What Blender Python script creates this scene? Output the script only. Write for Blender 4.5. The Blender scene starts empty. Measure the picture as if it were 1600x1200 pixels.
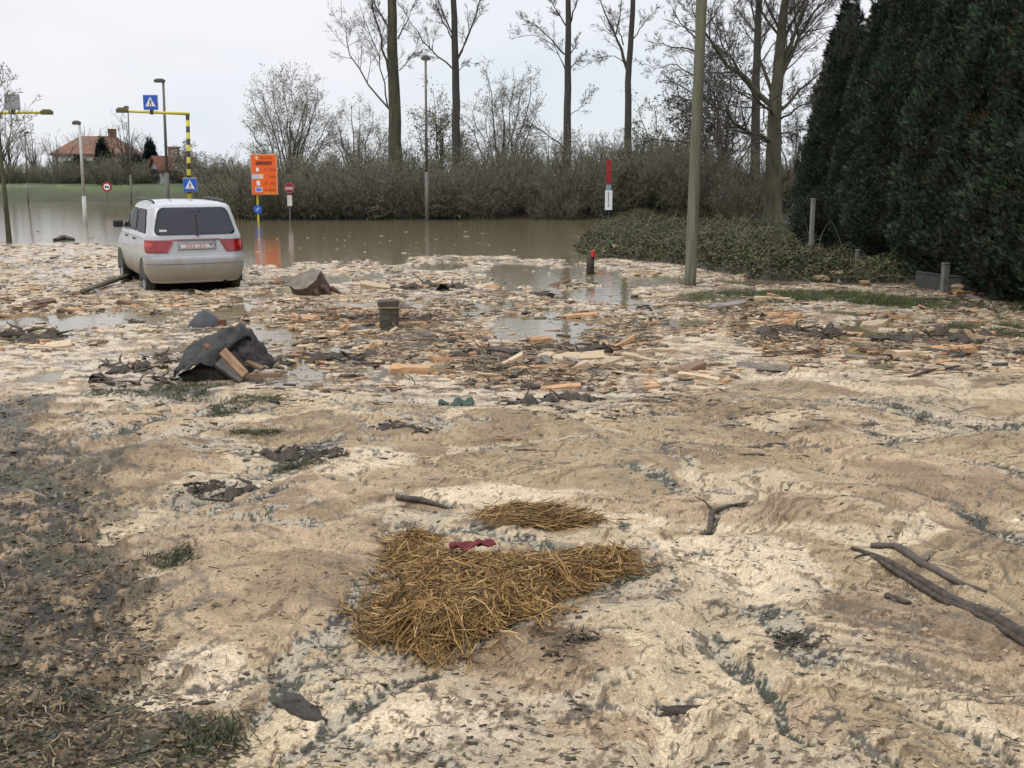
import bpy, math, random
import numpy as np
from mathutils import Vector, Matrix
R = math.radians
SC = bpy.context.scene
COL = SC.collection

# ------------------------------------------------------------------ camera
F = 1700.0                 # focal length in pixels of the 1600 px wide photograph
PITCH = R(11.0)
CAMH = 2.0                 # height of the lens above the flood water
cam_d = bpy.data.cameras.new('camera')
cam_d.sensor_width = 36.0
cam_d.lens = F / 1600.0 * 36.0
cam_d.clip_start = 0.05
cam_d.clip_end = 6000
cam = bpy.data.objects.new('camera', cam_d)
COL.objects.link(cam)
cam.location = (0, 0, CAMH)
cam.rotation_euler = (R(90) - PITCH, 0, 0)
SC.camera = cam

# ------------------------------------------------------------------ overcast sky
SUN_EL, SUN_AZ = R(52), R(222)        # soft sun behind the camera, to its left
W = bpy.data.worlds.new('World')
SC.world = W
W.use_nodes = True
wn, wl = W.node_tree.nodes, W.node_tree.links
wn.clear()
wout = wn.new('ShaderNodeOutputWorld')
wbg = wn.new('ShaderNodeBackground')
wbg.inputs['Strength'].default_value = 0.1
sky = wn.new('ShaderNodeTexSky')
sky.sky_type = 'NISHITA'
sky.sun_disc = False
sky.sun_elevation = SUN_EL
sky.sun_rotation = SUN_AZ
tc = wn.new('ShaderNodeTexCoord')
mp = wn.new('ShaderNodeMapping')
mp.inputs['Scale'].default_value = (1.0, 1.0, 2.6)
nz = wn.new('ShaderNodeTexNoise')
nz.inputs['Scale'].default_value = 2.1
nz.inputs['Detail'].default_value = 5
nz.inputs['Roughness'].default_value = 0.5
cr = wn.new('ShaderNodeValToRGB')
cr.color_ramp.elements[0].position = 0.36
cr.color_ramp.elements[0].color = (7.8, 8.4, 9.0, 1)
cr.color_ramp.elements[1].position = 0.60
cr.color_ramp.elements[1].color = (9.5, 9.3, 9.8, 1)
sx = wn.new('ShaderNodeSeparateXYZ')
mr = wn.new('ShaderNodeMapRange')
mr.inputs['From Min'].default_value = 0.22
mr.inputs['From Max'].default_value = 0.95
mr.inputs['To Min'].default_value = 1.0
mr.inputs['To Max'].default_value = 2.2
vm = wn.new('ShaderNodeVectorMath'); vm.operation = 'SCALE'
mx = wn.new('ShaderNodeMixRGB')
mx.inputs['Fac'].default_value = 0.93
wl.new(tc.outputs['Generated'], mp.inputs['Vector'])
wl.new(mp.outputs['Vector'], nz.inputs['Vector'])
wl.new(nz.outputs['Fac'], cr.inputs['Fac'])
wl.new(tc.outputs['Generated'], sx.inputs['Vector'])
wl.new(sx.outputs['Z'], mr.inputs['Value'])
wl.new(cr.outputs['Color'], vm.inputs[0])
wl.new(mr.outputs['Result'], vm.inputs['Scale'])
wl.new(sky.outputs['Color'], mx.inputs['Color1'])
wl.new(vm.outputs['Vector'], mx.inputs['Color2'])
wl.new(mx.outputs['Color'], wbg.inputs['Color'])
wl.new(wbg.outputs['Background'], wout.inputs['Surface'])

sun_d = bpy.data.lights.new('sun', 'SUN')
sun_d.energy = 1.1
sun_d.angle = R(28)
sun_d.color = (1.0, 0.96, 0.9)
sun = bpy.data.objects.new('sun', sun_d)
COL.objects.link(sun)
sd = Vector((math.sin(SUN_AZ) * math.cos(SUN_EL), math.cos(SUN_AZ) * math.cos(SUN_EL), math.sin(SUN_EL)))
sun.rotation_euler = sd.to_track_quat('Z', 'Y').to_euler()
SC.view_settings.view_transform = 'Standard'
SC.view_settings.look = 'None'
SC.view_settings.exposure = 0.04
SC.view_settings.gamma = 1.0
SC.cycles.max_bounces = 6
SC.cycles.diffuse_bounces = 3
SC.cycles.transparent_max_bounces = 12

# ------------------------------------------------------------------ measuring helpers
cp, sp = math.cos(PITCH), math.sin(PITCH)
def ray(px, py):
    a, b = (px - 800.0) / F, (600.0 - py) / F
    return np.array((a, cp + b * sp, -sp + b * cp))
def PX(px, py, z=0.0):             # point where the sight line meets the level z
    d = ray(px, py); t = (z - CAMH) / d[2]
    return np.array((d[0] * t, d[1] * t, z))
def PV(px, py, Y):                 # point at the ground distance Y
    d = ray(px, py); t = Y / d[1]
    return np.array((d[0] * t, Y, CAMH + d[2] * t))
def ss(a, b, x):
    t = np.clip((x - a) / (b - a), 0, 1)
    return t * t * (3 - 2 * t)

# ------------------------------------------------------------------ numpy noise
def _h(ix, iy, seed):
    n = (ix.astype(np.int64) * 374761393 + iy.astype(np.int64) * 668265263 + seed * 1442695041) & 0xFFFFFFFF
    n = ((n ^ (n >> 13)) * 1274126177) & 0xFFFFFFFF
    return ((n ^ (n >> 16)) & 0xFFFFFF) / float(0xFFFFFF)
def vnoise(x, y, seed=0):          # -1..1
    x = np.asarray(x, float); y = np.asarray(y, float)
    fx, fy = np.floor(x), np.floor(y)
    tx, ty = x - fx, y - fy
    tx = tx * tx * tx * (tx * (tx * 6 - 15) + 10); ty = ty * ty * ty * (ty * (ty * 6 - 15) + 10)
    ix, iy = fx.astype(np.int64), fy.astype(np.int64)
    a = _h(ix, iy, seed); b = _h(ix + 1, iy, seed); c = _h(ix, iy + 1, seed); d = _h(ix + 1, iy + 1, seed)
    return 2 * (a + (b - a) * tx + (c - a) * ty + (a - b - c + d) * tx * ty) - 1
def fbm(x, y, seed=0, o=4, g=0.5):
    s = 0; a = 1; n = 0
    for i in range(o):
        s = s + a * vnoise(x * (2.03 ** i) + 17.3 * i, y * (2.03 ** i) - 9.1 * i, seed + i * 7); n += a; a *= g
    return s / n
def worley(x, y, seed=0):          # distances to the two nearest cell points and the cell's own number
    ix, iy = np.floor(x).astype(np.int64), np.floor(y).astype(np.int64)
    f1 = np.full(np.shape(x), 9.0); f2 = f1.copy(); cid = np.zeros(np.shape(x))
    for dx in (-1, 0, 1):
        for dy in (-1, 0, 1):
            cx_, cy_ = ix + dx, iy + dy
            d = np.hypot(cx_ + _h(cx_, cy_, seed) - x, cy_ + _h(cx_, cy_, seed + 1) - y)
            n = d < f1
            f2 = np.where(n, f1, np.minimum(f2, d)); cid = np.where(n, _h(cx_, cy_, seed + 2), cid); f1 = np.where(n, d, f1)
    return f1, f2, cid
def seg_dist(x, y, pts):
    d = np.full(np.shape(x), 1e9)
    for (ax, ay), (bx, by) in zip(pts[:-1], pts[1:]):
        vx, vy = bx - ax, by - ay
        t = np.clip(((x - ax) * vx + (y - ay) * vy) / (vx * vx + vy * vy + 1e-9), 0, 1)
        d = np.minimum(d, np.hypot(x - ax - t * vx, y - ay - t * vy))
    return d

# ------------------------------------------------------------------ object helpers
def tag(o, label=None, cat=None, group=None, kind=None):
    if label: o['label'] = label
    if cat: o['category'] = cat
    if group: o['group'] = group
    if kind: o['kind'] = kind
    return o
def empty(name, loc=(0, 0, 0), rz=0.0, label=None, cat=None, group=None):
    o = bpy.data.objects.new(name, None)
    COL.objects.link(o)
    o.location = loc; o.rotation_euler = (0, 0, rz)
    o.empty_display_size = 0.2
    return tag(o, label, cat, group)
def mesh_np(name, V, Fc, m=None, parent=None, col=None, smooth=False, extra=None):
    V = np.asarray(V, np.float32).reshape(-1, 3)
    me = bpy.data.meshes.new(name)
    if isinstance(Fc, np.ndarray):
        k = Fc.shape[1]; nf = len(Fc)
        me.vertices.add(len(V)); me.vertices.foreach_set('co', V.ravel())
        me.loops.add(nf * k); me.loops.foreach_set('vertex_index', Fc.astype(np.int32).ravel())
        me.polygons.add(nf)
        me.polygons.foreach_set('loop_start', np.arange(0, nf * k, k, dtype=np.int32))
        me.polygons.foreach_set('loop_total', np.full(nf, k, np.int32))
        me.update(calc_edges=True)
    else:
        me.from_pydata([tuple(v) for v in V], [], Fc)
    if smooth:
        me.polygons.foreach_set('use_smooth', np.ones(len(me.polygons), bool))
    if col is not None:
        a = me.attributes.new('col', 'FLOAT_COLOR', 'POINT')
        c = np.ones((len(V), 4), np.float32); c[:, :3] = col
        a.data.foreach_set('color', c.ravel())
    for kx, vx in (extra or {}).items():
        a = me.attributes.new(kx, 'FLOAT', 'POINT')
        a.data.foreach_set('value', np.asarray(vx, np.float32).ravel())
    if m: me.materials.append(m)
    o = bpy.data.objects.new(name, me)
    COL.objects.link(o)
    if parent: o.parent = parent
    return o
def copy_tree(o, parent=None):
    c = o.copy(); COL.objects.link(c)
    if parent: c.parent = parent
    for ch in list(o.children): copy_tree(ch, c)
    return c

class MB:
    """collects boxes, tubes, sheets; build() links them as one mesh"""
    def __init__(s): s.V = []; s.F = []
    def add(s, V, Fc):
        n = len(s.V); s.V += [tuple(map(float, v)) for v in V]; s.F += [tuple(i + n for i in f) for f in Fc]; return s
    def box(s, c, d, rot=None, jit=0.0, rng=random):
        x, y, z = (a / 2 for a in d)
        P = [Vector((sx * x + rng.uniform(-jit, jit), sy * y + rng.uniform(-jit, jit), sz * z + rng.uniform(-jit, jit))) for sx in (-1, 1) for sy in (-1, 1) for sz in (-1, 1)]
        if rot is not None: P = [rot @ p for p in P]
        P = [p + Vector(c) for p in P]
        return s.add(P, [(0, 1, 3, 2), (4, 6, 7, 5), (0, 4, 5, 1), (2, 3, 7, 6), (0, 2, 6, 4), (1, 5, 7, 3)])
    def tube(s, pts, rad, n=8, cap=True, squash=None):
        pts = [Vector(p) for p in pts]
        rad = [float(q) for q in rad] if hasattr(rad, '__len__') else [rad] * len(pts)
        V = []; Fc = []
        for i, p in enumerate(pts):
            t = (pts[min(i + 1, len(pts) - 1)] - pts[max(i - 1, 0)]).normalized()
            u = t.cross(Vector((0, 0, 1)) if abs(t.z) < 0.9 else Vector((0, 1, 0))).normalized(); v = t.cross(u)
            for k in range(n):
                a = 2 * math.pi * k / n
                V.append(p + rad[i] * (math.cos(a) * u + math.sin(a) * v * (squash or 1)))
        for i in range(len(pts) - 1):
            for k in range(n):
                k2 = (k + 1) % n
                Fc.append((i * n + k, i * n + k2, (i + 1) * n + k2, (i + 1) * n + k))
        if cap:
            Fc.append(tuple(range(n))[::-1]); Fc.append(tuple((len(pts) - 1) * n + k for k in range(n)))
        return s.add(V, Fc)
    def prism(s, poly, y0, y1):        # polygon in x,z pulled from y0 to y1
        n = len(poly)
        V = [(x, y0, z) for x, z in poly] + [(x, y1, z) for x, z in poly]
        Fc = [tuple(range(n)), tuple(range(2 * n - 1, n - 1, -1))]
        Fc += [(i, (i + 1) % n, n + (i + 1) % n, n + i)[::-1] for i in range(n)]
        return s.add(V, Fc)
    def disc(s, c, r, y0, y1, n=28):
        return s.prism([(c[0] + r * math.cos(2 * math.pi * k / n), c[1] + r * math.sin(2 * math.pi * k / n)) for k in range(n)], y0, y1)
    def build(s, name, m=None, parent=None, smooth=False, bevel=0.0):
        me = bpy.data.meshes.new(name)
        me.from_pydata(s.V, [], s.F)
        if m: me.materials.append(m)
        if smooth: me.polygons.foreach_set('use_smooth', np.ones(len(me.polygons), bool))
        me.update()
        o = bpy.data.objects.new(name, me); COL.objects.link(o)
        if parent: o.parent = parent
        if bevel:
            b = o.modifiers.new('bevel', 'BEVEL'); b.width = bevel; b.segments = 2; b.limit_method = 'ANGLE'
        return o

# ------------------------------------------------------------------ materials
def mat(name, c, rough=0.7, var=0.25, scale=6.0, bump=0.0, c2=None, spec=0.4, metal=0.0, coat=0.0, stretch=(1, 1, 1), bscale=None, rand=0.0):
    m = bpy.data.materials.new(name); m.use_nodes = True
    n, l = m.node_tree.nodes, m.node_tree.links
    p = n['Principled BSDF']
    p.inputs['Roughness'].default_value = rough
    p.inputs['Specular IOR Level'].default_value = spec
    p.inputs['Metallic'].default_value = metal
    p.inputs['Coat Weight'].default_value = coat
    t = n.new('ShaderNodeTexCoord'); mpp = n.new('ShaderNodeMapping'); mpp.inputs['Scale'].default_value = stretch
    z = n.new('ShaderNodeTexNoise'); z.inputs['Scale'].default_value = scale; z.inputs['Detail'].default_value = 6; z.inputs['Roughness'].default_value = 0.65
    r = n.new('ShaderNodeValToRGB')
    r.color_ramp.elements[0].position = 0.3; r.color_ramp.elements[1].position = 0.7
    a = tuple(max(0, x * (1 - var)) for x in c); b = tuple(min(1, x * (1 + var)) for x in c)
    if c2: b = c2
    r.color_ramp.elements[0].color = (*a, 1); r.color_ramp.elements[1].color = (*b, 1)
    l.new(t.outputs['Object'], mpp.inputs['Vector']); l.new(mpp.outputs['Vector'], z.inputs['Vector']); l.new(z.outputs['Fac'], r.inputs['Fac'])
    src = r.outputs['Color']
    if rand:
        oi = n.new('ShaderNodeObjectInfo'); mrr = n.new('ShaderNodeMapRange')
        mrr.inputs['To Min'].default_value = 1 - rand; mrr.inputs['To Max'].default_value = 1 + rand
        v = n.new('ShaderNodeVectorMath'); v.operation = 'SCALE'
        l.new(oi.outputs['Random'], mrr.inputs['Value']); l.new(mrr.outputs['Result'], v.inputs['Scale']); l.new(src, v.inputs[0]); src = v.outputs['Vector']
    l.new(src, p.inputs['Base Color'])
    if bump:
        z2 = z
        if bscale:
            z2 = n.new('ShaderNodeTexNoise'); z2.inputs['Scale'].default_value = bscale; z2.inputs['Detail'].default_value = 8
            l.new(mpp.outputs['Vector'], z2.inputs['Vector'])
        bp = n.new('ShaderNodeBump'); bp.inputs['Strength'].default_value = bump; bp.inputs['Distance'].default_value = 0.02
        l.new(z2.outputs['Fac'], bp.inputs['Height']); l.new(bp.outputs['Normal'], p.inputs['Normal'])
    return m
def mat_attr(name, rough=0.8, spec=0.3, var=0.25, scale=30.0, bump=0.0, trans=0.0):
    m = bpy.data.materials.new(name); m.use_nodes = True
    n, l = m.node_tree.nodes, m.node_tree.links
    p = n['Principled BSDF']; p.inputs['Roughness'].default_value = rough; p.inputs['Specular IOR Level'].default_value = spec
    a = n.new('ShaderNodeAttribute'); a.attribute_name = 'col'
    t = n.new('ShaderNodeTexCoord'); z = n.new('ShaderNodeTexNoise'); z.inputs['Scale'].default_value = scale; z.inputs['Detail'].default_value = 5
    mrr = n.new('ShaderNodeMapRange'); mrr.inputs['From Min'].default_value = 0.3; mrr.inputs['From Max'].default_value = 0.7
    mrr.inputs['To Min'].default_value = 1 - var; mrr.inputs['To Max'].default_value = 1 + var
    v = n.new('ShaderNodeVectorMath'); v.operation = 'SCALE'
    l.new(t.outputs['Object'], z.inputs['Vector']); l.new(z.outputs['Fac'], mrr.inputs['Value'])
    l.new(a.outputs['Color'], v.inputs[0]); l.new(mrr.outputs['Result'], v.inputs['Scale']); l.new(v.outputs['Vector'], p.inputs['Base Color'])
    return m

# ------------------------------------------------------------------ the ground: sawdust, mud, the submerged road, the banks
rng = np.random.default_rng(7)
def base_z(Y): return 0.30 * (1 - ss(2.5, 12.0, Y)) + 0.025
def GP(px, py):                    # rough ground point under a pixel of the photograph
    z = 0.03
    for _ in range(5):
        p = PX(px, py, z); z = float(base_z(p[1]))
    return p[0], p[1]
def GPv(px, py):
    px = np.asarray(px, float); py = np.asarray(py, float); a, b_ = (px - 800) / F, (600 - py) / F; dy_ = cp + b_ * sp; dz_ = -sp + b_ * cp; z = 0.03 + 0 * px
    for _ in range(5): t = (z - CAMH) / dz_; z = base_z(dy_ * t)
    return a * t, dy_ * t
def poly(*pts): return [GP(*p) for p in pts]
def ell(px, py, w, h):
    x, y = GP(px, py); x1, _ = GP(px + w, py); _, ya = GP(px, py - h); _, yb = GP(px, py + h)
    return x, y, abs(x1 - x), (ya - yb) / 2
CHANNELS = [   # wet dark runnels between the sawdust flows: points, half width
    (poly((270, 800), (350, 770), (420, 748), (462, 722), (515, 685)), 0.13),
    (poly((70, 715), (150, 690), (230, 668), (300, 655), (420, 640)), 0.08),
    (poly((300, 815), (400, 790), (520, 762), (600, 770), (700, 788)), 0.035),
    (poly((980, 735), (1020, 748), (1060, 768), (1135, 772)), 0.06),
    (poly((1170, 955), (1225, 985), (1250, 1020), (1280, 1040)), 0.07),
    (poly((1140, 1010), (1150, 1040), (1175, 1065)), 0.045),
    (poly((1212, 1075), (1230, 1110), (1232, 1160), (1260, 1190)), 0.03),
    (poly((1355, 628), (1440, 648), (1500, 665), (1580, 672)), 0.12),
    (poly((600, 840), (660, 825), (740, 835), (860, 870), (1000, 860)), 0.07),
    (poly((520, 1010), (560, 950), (600, 900), (610, 850)), 0.08),
    (poly((640, 1035), (740, 1030), (820, 1000), (920, 950), (1000, 905)), 0.06),
    (poly((410, 1060), (450, 1040), (440, 1090), (400, 1130)), 0.045),
    (poly((1380, 1110), (1420, 1120), (1500, 1150), (1600, 1185)), 0.02),
    (poly((1500, 800), (1560, 830), (1620, 850)), 0.09),
    (poly((480, 610), (560, 640), (640, 665), (760, 660)), 0.05),
    (poly((960, 655), (1020, 650), (1075, 648)), 0.05),
    (poly((600, 675), (660, 668), (690, 660)), 0.04),
    (poly((1100, 830), (1120, 810), (1170, 795)), 0.03),
    (poly((780, 640), (850, 625), (915, 618)), 0.05),
    (poly((1000, 880), (1040, 878), (1085, 870)), 0.05),
    (poly((450, 1180), (540, 1130), (600, 1100), (700, 1060)), 0.03),
    (poly((1030, 1095), (1060, 1090), (1105, 1095)), 0.035),
]
TANS = [ell(*e) for e in ((230, 735, 120, 48), (440, 860, 180, 60), (360, 950, 150, 60), (900, 740, 150, 55), (1010, 780, 90, 45), (560, 670, 160, 28),
        (1290, 710, 150, 40), (1430, 760, 180, 50), (1450, 960, 190, 90), (870, 1040, 140, 45), (250, 660, 70, 20), (700, 770, 70, 30),
        (480, 1010, 110, 30), (1300, 1100, 100, 40), (1150, 630, 170, 22), (930, 1130, 90, 25), (640, 740, 90, 20), (1060, 690, 130, 20), (1530, 860, 90, 25))]
PALES = [ell(*e) for e in ((190, 610, 130, 30), (1200, 900, 110, 45), (1130, 860, 130, 22), (640, 1140, 160, 40), (800, 775, 150, 14), (1250, 575, 150, 22), (520, 590, 120, 22), (300, 1060, 80, 45), (960, 820, 90, 14), (560, 720, 80, 22))]
PUDDLES = [ell(*e) for e in ((60, 500, 190, 11), (815, 434, 75, 12), (865, 508, 90, 17), (935, 459, 55, 10), (1010, 437, 80, 8), (395, 408, 22, 26), (575, 398, 90, 9),
        (690, 415, 50, 7), (490, 436, 60, 10), (470, 590, 60, 10), (1400, 520, 50, 7), (770, 478, 40, 6), (1180, 440, 60, 6), (915, 425, 60, 8), (640, 470, 50, 5), (1020, 505, 50, 6))]
GREENS = [ell(*e) for e in ((1150, 464, 110, 10), (1270, 462, 110, 9), (1380, 470, 60, 8), (1550, 516, 70, 12), (1500, 476, 120, 12), (198, 618, 50, 13), (395, 628, 50, 10), (348, 648, 28, 10), (290, 622, 40, 7), (400, 680, 40, 6), (270, 880, 28, 14), (335, 1165, 45, 30), (300, 600, 60, 6), (470, 730, 40, 6))]
_dp = [GP(*p) for p in ((-60, 560), (20, 600), (75, 690), (140, 760), (190, 850), (235, 930), (240, 1050), (270, 1120), (360, 1160), (400, 1230), (420, 1400))][::-1]
DY = [p[1] for p in _dp]; DX = [p[0] for p in _dp]
_nb = [PX(*p) for p in ((895, 395), (940, 403), (1060, 415), (1180, 437), (1320, 446), (1440, 440), (1560, 455))]
NX = [p[0] for p in _nb]; NYv = [p[1] for p in _nb]
_mb = [(-600, 377), (0, 378), (170, 381), (260, 397), (400, 408), (560, 405), (700, 399), (800, 397), (900, 404), (1000, 400)]
MT = [(p[0] - 800) / F for p in _mb]; MY = [PX(*p)[1] for p in _mb]

def qell(X, Y, e, nzv): return np.sqrt(((X - e[0]) / e[2]) ** 2 + ((Y - e[1]) / e[3]) ** 2) + nzv
def lerp(c, k, m): return c + (np.asarray(k, float) - c) * m[..., None]
def ground_eval(X, Y):
    X = np.asarray(X, float); Y = np.asarray(Y, float)
    Z3 = np.zeros(X.shape + (3,))
    wx = fbm(X * 1.1, Y * 1.1, 3, 3); wy = fbm(X * 1.1 + 40, Y * 1.1, 4, 3)
    n_mid = fbm(X * 2.6 + wx, Y * 2.6 + wy, 11, 4)
    n_hi = fbm(X * 11, Y * 11, 21, 4, 0.6)
    n_vhi = fbm(X * 46, Y * 46, 25, 3, 0.6)
    n_x = vnoise(X * 95 + 3, Y * 80, 27)
    crisp = 0.6 * n_hi + 0.6 * n_vhi + 0.25 * n_x
    tanX = X / np.maximum(Y, 0.5)
    bnd = 2.6 * fbm(X * 0.33, Y * 0.5, 201, 4); near = 1 - ss(8.6, 10.8, Y + bnd + 0.5 * n_mid)
    # ---- rafts of sawdust that floated in and settled against each other
    qx = X + 0.34 * wx + 0.10 * n_mid; qy = Y + 0.34 * wy + 0.10 * n_mid
    f1, f2, cid = worley(qx * 0.95 + 0.3, qy * 0.95, 7); e = f2 - f1 + 0.035 * n_hi + 0.03 * n_vhi
    g1, g2, gid = worley(qx * 3.4, qy * 3.4, 17); ge = g2 - g1 + 0.06 * n_hi
    k1, k2, kid = worley(X * 13 + n_hi, Y * 13, 27)
    raft = ss(0.07, 0.15, e + 0.04 * n_mid)
    tanm = ((cid < 0.50) * 1.0) * raft
    tanm = np.maximum(tanm, ss(0.10, 0.18, fbm(X * 0.75 + 0.6 * wx, Y * 0.95 + 0.6 * wy, 31, 3) + 0.25 * n_mid + 0.07 * crisp) * raft * 0.9)
    for el in TANS: tanm = np.maximum(tanm, ss(1.03, 0.93, qell(X, Y, el, 0.32 * n_mid + 0.14 * n_hi + 0.06 * n_vhi)))
    pale = np.zeros_like(X)
    for el in PALES: pale = np.maximum(pale, ss(1.12, 0.86, qell(X, Y, el, 0.4 * n_mid + 0.2 * n_hi + 0.1 * n_vhi)))
    tanm = tanm * (1 - 0.92 * pale)
    chan = np.zeros_like(X); chs = np.zeros_like(X)
    for pts, w in CHANNELS:
        d = seg_dist(X + 0.10 * wx, Y + 0.16 * wy, pts); chs = np.maximum(chs, ss(1.4, 0.2, d / w / (1 + 0.6 * n_mid)))
        chan = np.maximum(chan, ss(1.05, 0.85, d / (0.85 * w) / (1 + 0.9 * n_mid) + 0.9 * n_hi + 0.5 * n_vhi))
    weed = ss(0.050, 0.030, np.abs(fbm(X * 0.62 + 0.8 * wx, Y * 0.95 + 0.8 * wy, 207, 3)) + 0.05 * n_hi) * ss(-0.06, 0.02, fbm(X * 0.7 + 3, Y * 0.7, 209, 3) + 0.1 * n_hi) * near
    chan = np.maximum(chan, weed * ss(-0.12, 0.0, n_hi + 0.5 * n_mid))
    gate = ss(-0.12, -0.04, fbm(X * 0.8, Y * 0.8, 61, 3) + 0.1 * n_hi)
    crack = ss(0.030, 0.016, np.abs(e - 0.03) / (1 + 0.8 * n_mid)) * gate * ss(-0.12, -0.04, n_hi + 0.7 * n_vhi + 0.35 * n_mid)
    r2 = np.abs(fbm(X * 1.9 + wx, Y * 3.4 + wy, 57, 3))
    crack = np.maximum(crack, ss(0.022, 0.010, r2 + 0.03 * n_vhi) * ss(-0.05, 0.05, n_mid) * ss(-0.15, 0.0, n_hi + 0.5 * n_vhi))
    crack = np.maximum(crack, 0.6 * ss(0.07, 0.03, ge) * ss(0.10, 0.22, fbm(X * 1.3 + 9, Y * 1.3, 63, 2) + 0.15 * n_hi))
    dirt = ss(-0.07, 0.07, np.interp(Y, DY, DX) - X + 0.42 * n_mid + 0.30 * n_hi + 0.08 * n_vhi) * (1 - ss(8.0, 9.5, Y))
    dirt = np.maximum(dirt, ss(0.30, 0.38, fbm(X * 1.5 + 5, Y * 1.5, 65, 4) + 0.12 * n_hi) * ss(-0.6, -2.0, X + 0.1 * Y) * near * 0.9)
    pud = np.zeros_like(X)
    for el in PUDDLES: pud = np.maximum(pud, ss(1.10, 0.92, qell(X, Y, el, 0.45 * n_mid + 0.26 * n_hi)))
    Yb = np.interp(tanX, MT, MY)
    off = ss(-0.07, 0.07, (Y - Yb) / 9.0 + 0.42 * fbm(X * 0.45, Y * 0.22, 71, 4) * ss(60, 34, Y) + 0.06 * n_mid)
    deb = ss(8.9, 10.2, Y + bnd + 0.5 * n_mid + 0.4 * n_hi)
    holes = ss(0.14, 0.22, fbm(X * 0.55, Y * 0.30, 77, 4) + 0.14 * n_hi - 0.24 * ss(25, 15, Y) - 0.35 * ss(-3.5, -5.5, X)) * ss(10.5, 13, Y) * ss(8, 4, X)
    holes = np.maximum(holes, ss(0.24, 0.30, fbm(X * 1.5, Y * 0.9, 79, 3) + 0.14 * n_hi) * ss(9.5, 12, Y) * ss(6, 3, X))
    pud = np.maximum(pud, holes)
    green = np.zeros_like(X)
    for el in GREENS: green = np.maximum(green, ss(1.25, 0.75, qell(X, Y, el, 0.5 * n_mid + 0.35 * n_hi)))
    landd = np.minimum(X - np.interp(Y, [24, 27, 33, 41, 46, 60], [3.4, 1.7, 2.1, 3.3, 4.2, 4.2]), Y - np.interp(X, NX, NYv))
    land = ss(-0.1, 0.9, landd + 0.35 * n_mid); landc = ss(-0.35, 0.1, landd + 0.35 * n_mid)
    side = ss(6.2, 7.4, X + 0.3 * n_mid) * ss(13, 16, Y) * ss(60, 46, Y)
    # ---- height
    z = base_z(Y) + 0.05 * fbm(X * 0.7, Y * 0.7, 81, 3) * near
    z = z + near * (0.026 * n_mid + 0.0055 * n_hi + 0.0008 * n_vhi + 0.030 * ss(0.02, 0.30, e) * (0.4 + cid) + 0.016 * ss(0.0, 0.35, ge) * (kid * 0 + gid) + 0.004 * ss(0.5, 0.1, k1) * kid)
    z = z - near * (0.016 * chs + 0.006 * crack)
    z = z + dirt * near * (0.05 * np.abs(fbm(X * 5, Y * 5, 91, 3)) + 0.014 * n_hi + 0.002 * n_vhi + 0.010 * ss(.5, .1, k1) * kid)
    matz = 0.022 + 0.018 * n_mid + 0.018 * n_hi + 0.008 * n_vhi
    z = near * z + (1 - near) * matz
    z = z - pud * (0.075 + 0.27 * near * ss(11.5, 8, Y))
    z = z * (1 - off) - 0.12 * off - 0.2 * ss(0, 6, Y - Yb)
    z = z * (1 - land) + land * (0.10 + 0.10 * n_mid)
    z = np.maximum(z, side * (0.05 + 0.05 * n_mid) - (1 - side) * 5)
    leftf = ss(-0.20, -0.27, tanX)
    far = leftf * ss(66, 96, Y + 2 * wx) * 1.25 + (1 - leftf) * ss(46.5, 50, Y) * 0.65
    z = z + far * (Y > 40)
    # ---- colour
    u = X * 0.8 + Y * 0.45 + 0.9 * wx; v = Y * 0.9 - X * 0.45 + 0.9 * wy
    streak = fbm(u * 1.3, v * 15, 101, 3) * 0.6 + fbm(u * 4, v * 40, 107, 2) * 0.4
    swirl = vnoise(e * 26 + 2.2 * n_mid, cid * 50 + (X + Y) * 0.8, 103) * 0.6 + vnoise(e * 60 + 3 * n_mid, cid * 90 + X * 2, 104) * 0.4
    c = Z3 + np.array((0.45, 0.358, 0.232))
    c = lerp(c, (0.56, 0.455, 0.315), np.clip(pale + 0.5 * (1 - raft) * ss(0.45, 0.55, gid + 0.2 * n_hi), 0, 1))
    c = c * (1 + 0.22 * streak + 0.10 * swirl)[..., None]
    tc_ = lerp(Z3 + np.array((0.305, 0.228, 0.134)), (0.36, 0.262, 0.165), ss(0.3, 0.5, cid))
    tc_ = lerp(tc_, (0.185, 0.125, 0.070), ss(0.0, 0.30, fbm(X * 2.2, Y * 2.2, 113, 3) + 0.2 * crisp) * 0.75)
    tc_ = tc_ * (1 + 0.22 * streak + 0.26 * swirl)[..., None]
    c = c + (tc_ - c) * (tanm * 0.9)[..., None]
    c = c * (1 + 0.22 * n_hi + 0.24 * n_vhi + 0.12 * n_x)[..., None]
    greyw = ss(0.06, 0.18, fbm(X * 1.4 + 7, Y * 2.2, 121, 4) + 0.2 * n_hi) * (1 - tanm)
    c = lerp(c, (0.27, 0.235, 0.175), greyw * 0.45 * ss(-0.15, 0.05, crisp))
    fl2 = ss(0.19, 0.25, 0.55 * fbm(u * 5, v * 22, 109, 3) + 0.30 * n_vhi + 0.3 * fbm(X * 1.7, Y * 1.7, 133, 2) + 0.10 * n_hi)
    c = lerp(c, (0.12, 0.082, 0.046), fl2 * 0.75)
    fleck = ss(0.33, 0.40, n_hi * 0.45 + n_vhi * 0.5 + 0.25 * n_x) * ss(-0.25, 0.15, fbm(X * 1.2, Y * 1.2, 131, 2))
    c = lerp(c, (0.085, 0.060, 0.038), fleck * 0.8)
    spot = ss(0.13, 0.09, k1) * (kid > 0.80)
    c = lerp(c, (0.07, 0.05, 0.032), spot * 0.85)
    c = lerp(c, (0.062, 0.054, 0.040), crack * 0.9)
    brk = ss(-0.05, 0.05, crisp + 0.35 * n_mid)
    chc = lerp(Z3 + np.array((0.040, 0.039, 0.029)), (0.37, 0.315, 0.225), brk)
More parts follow.
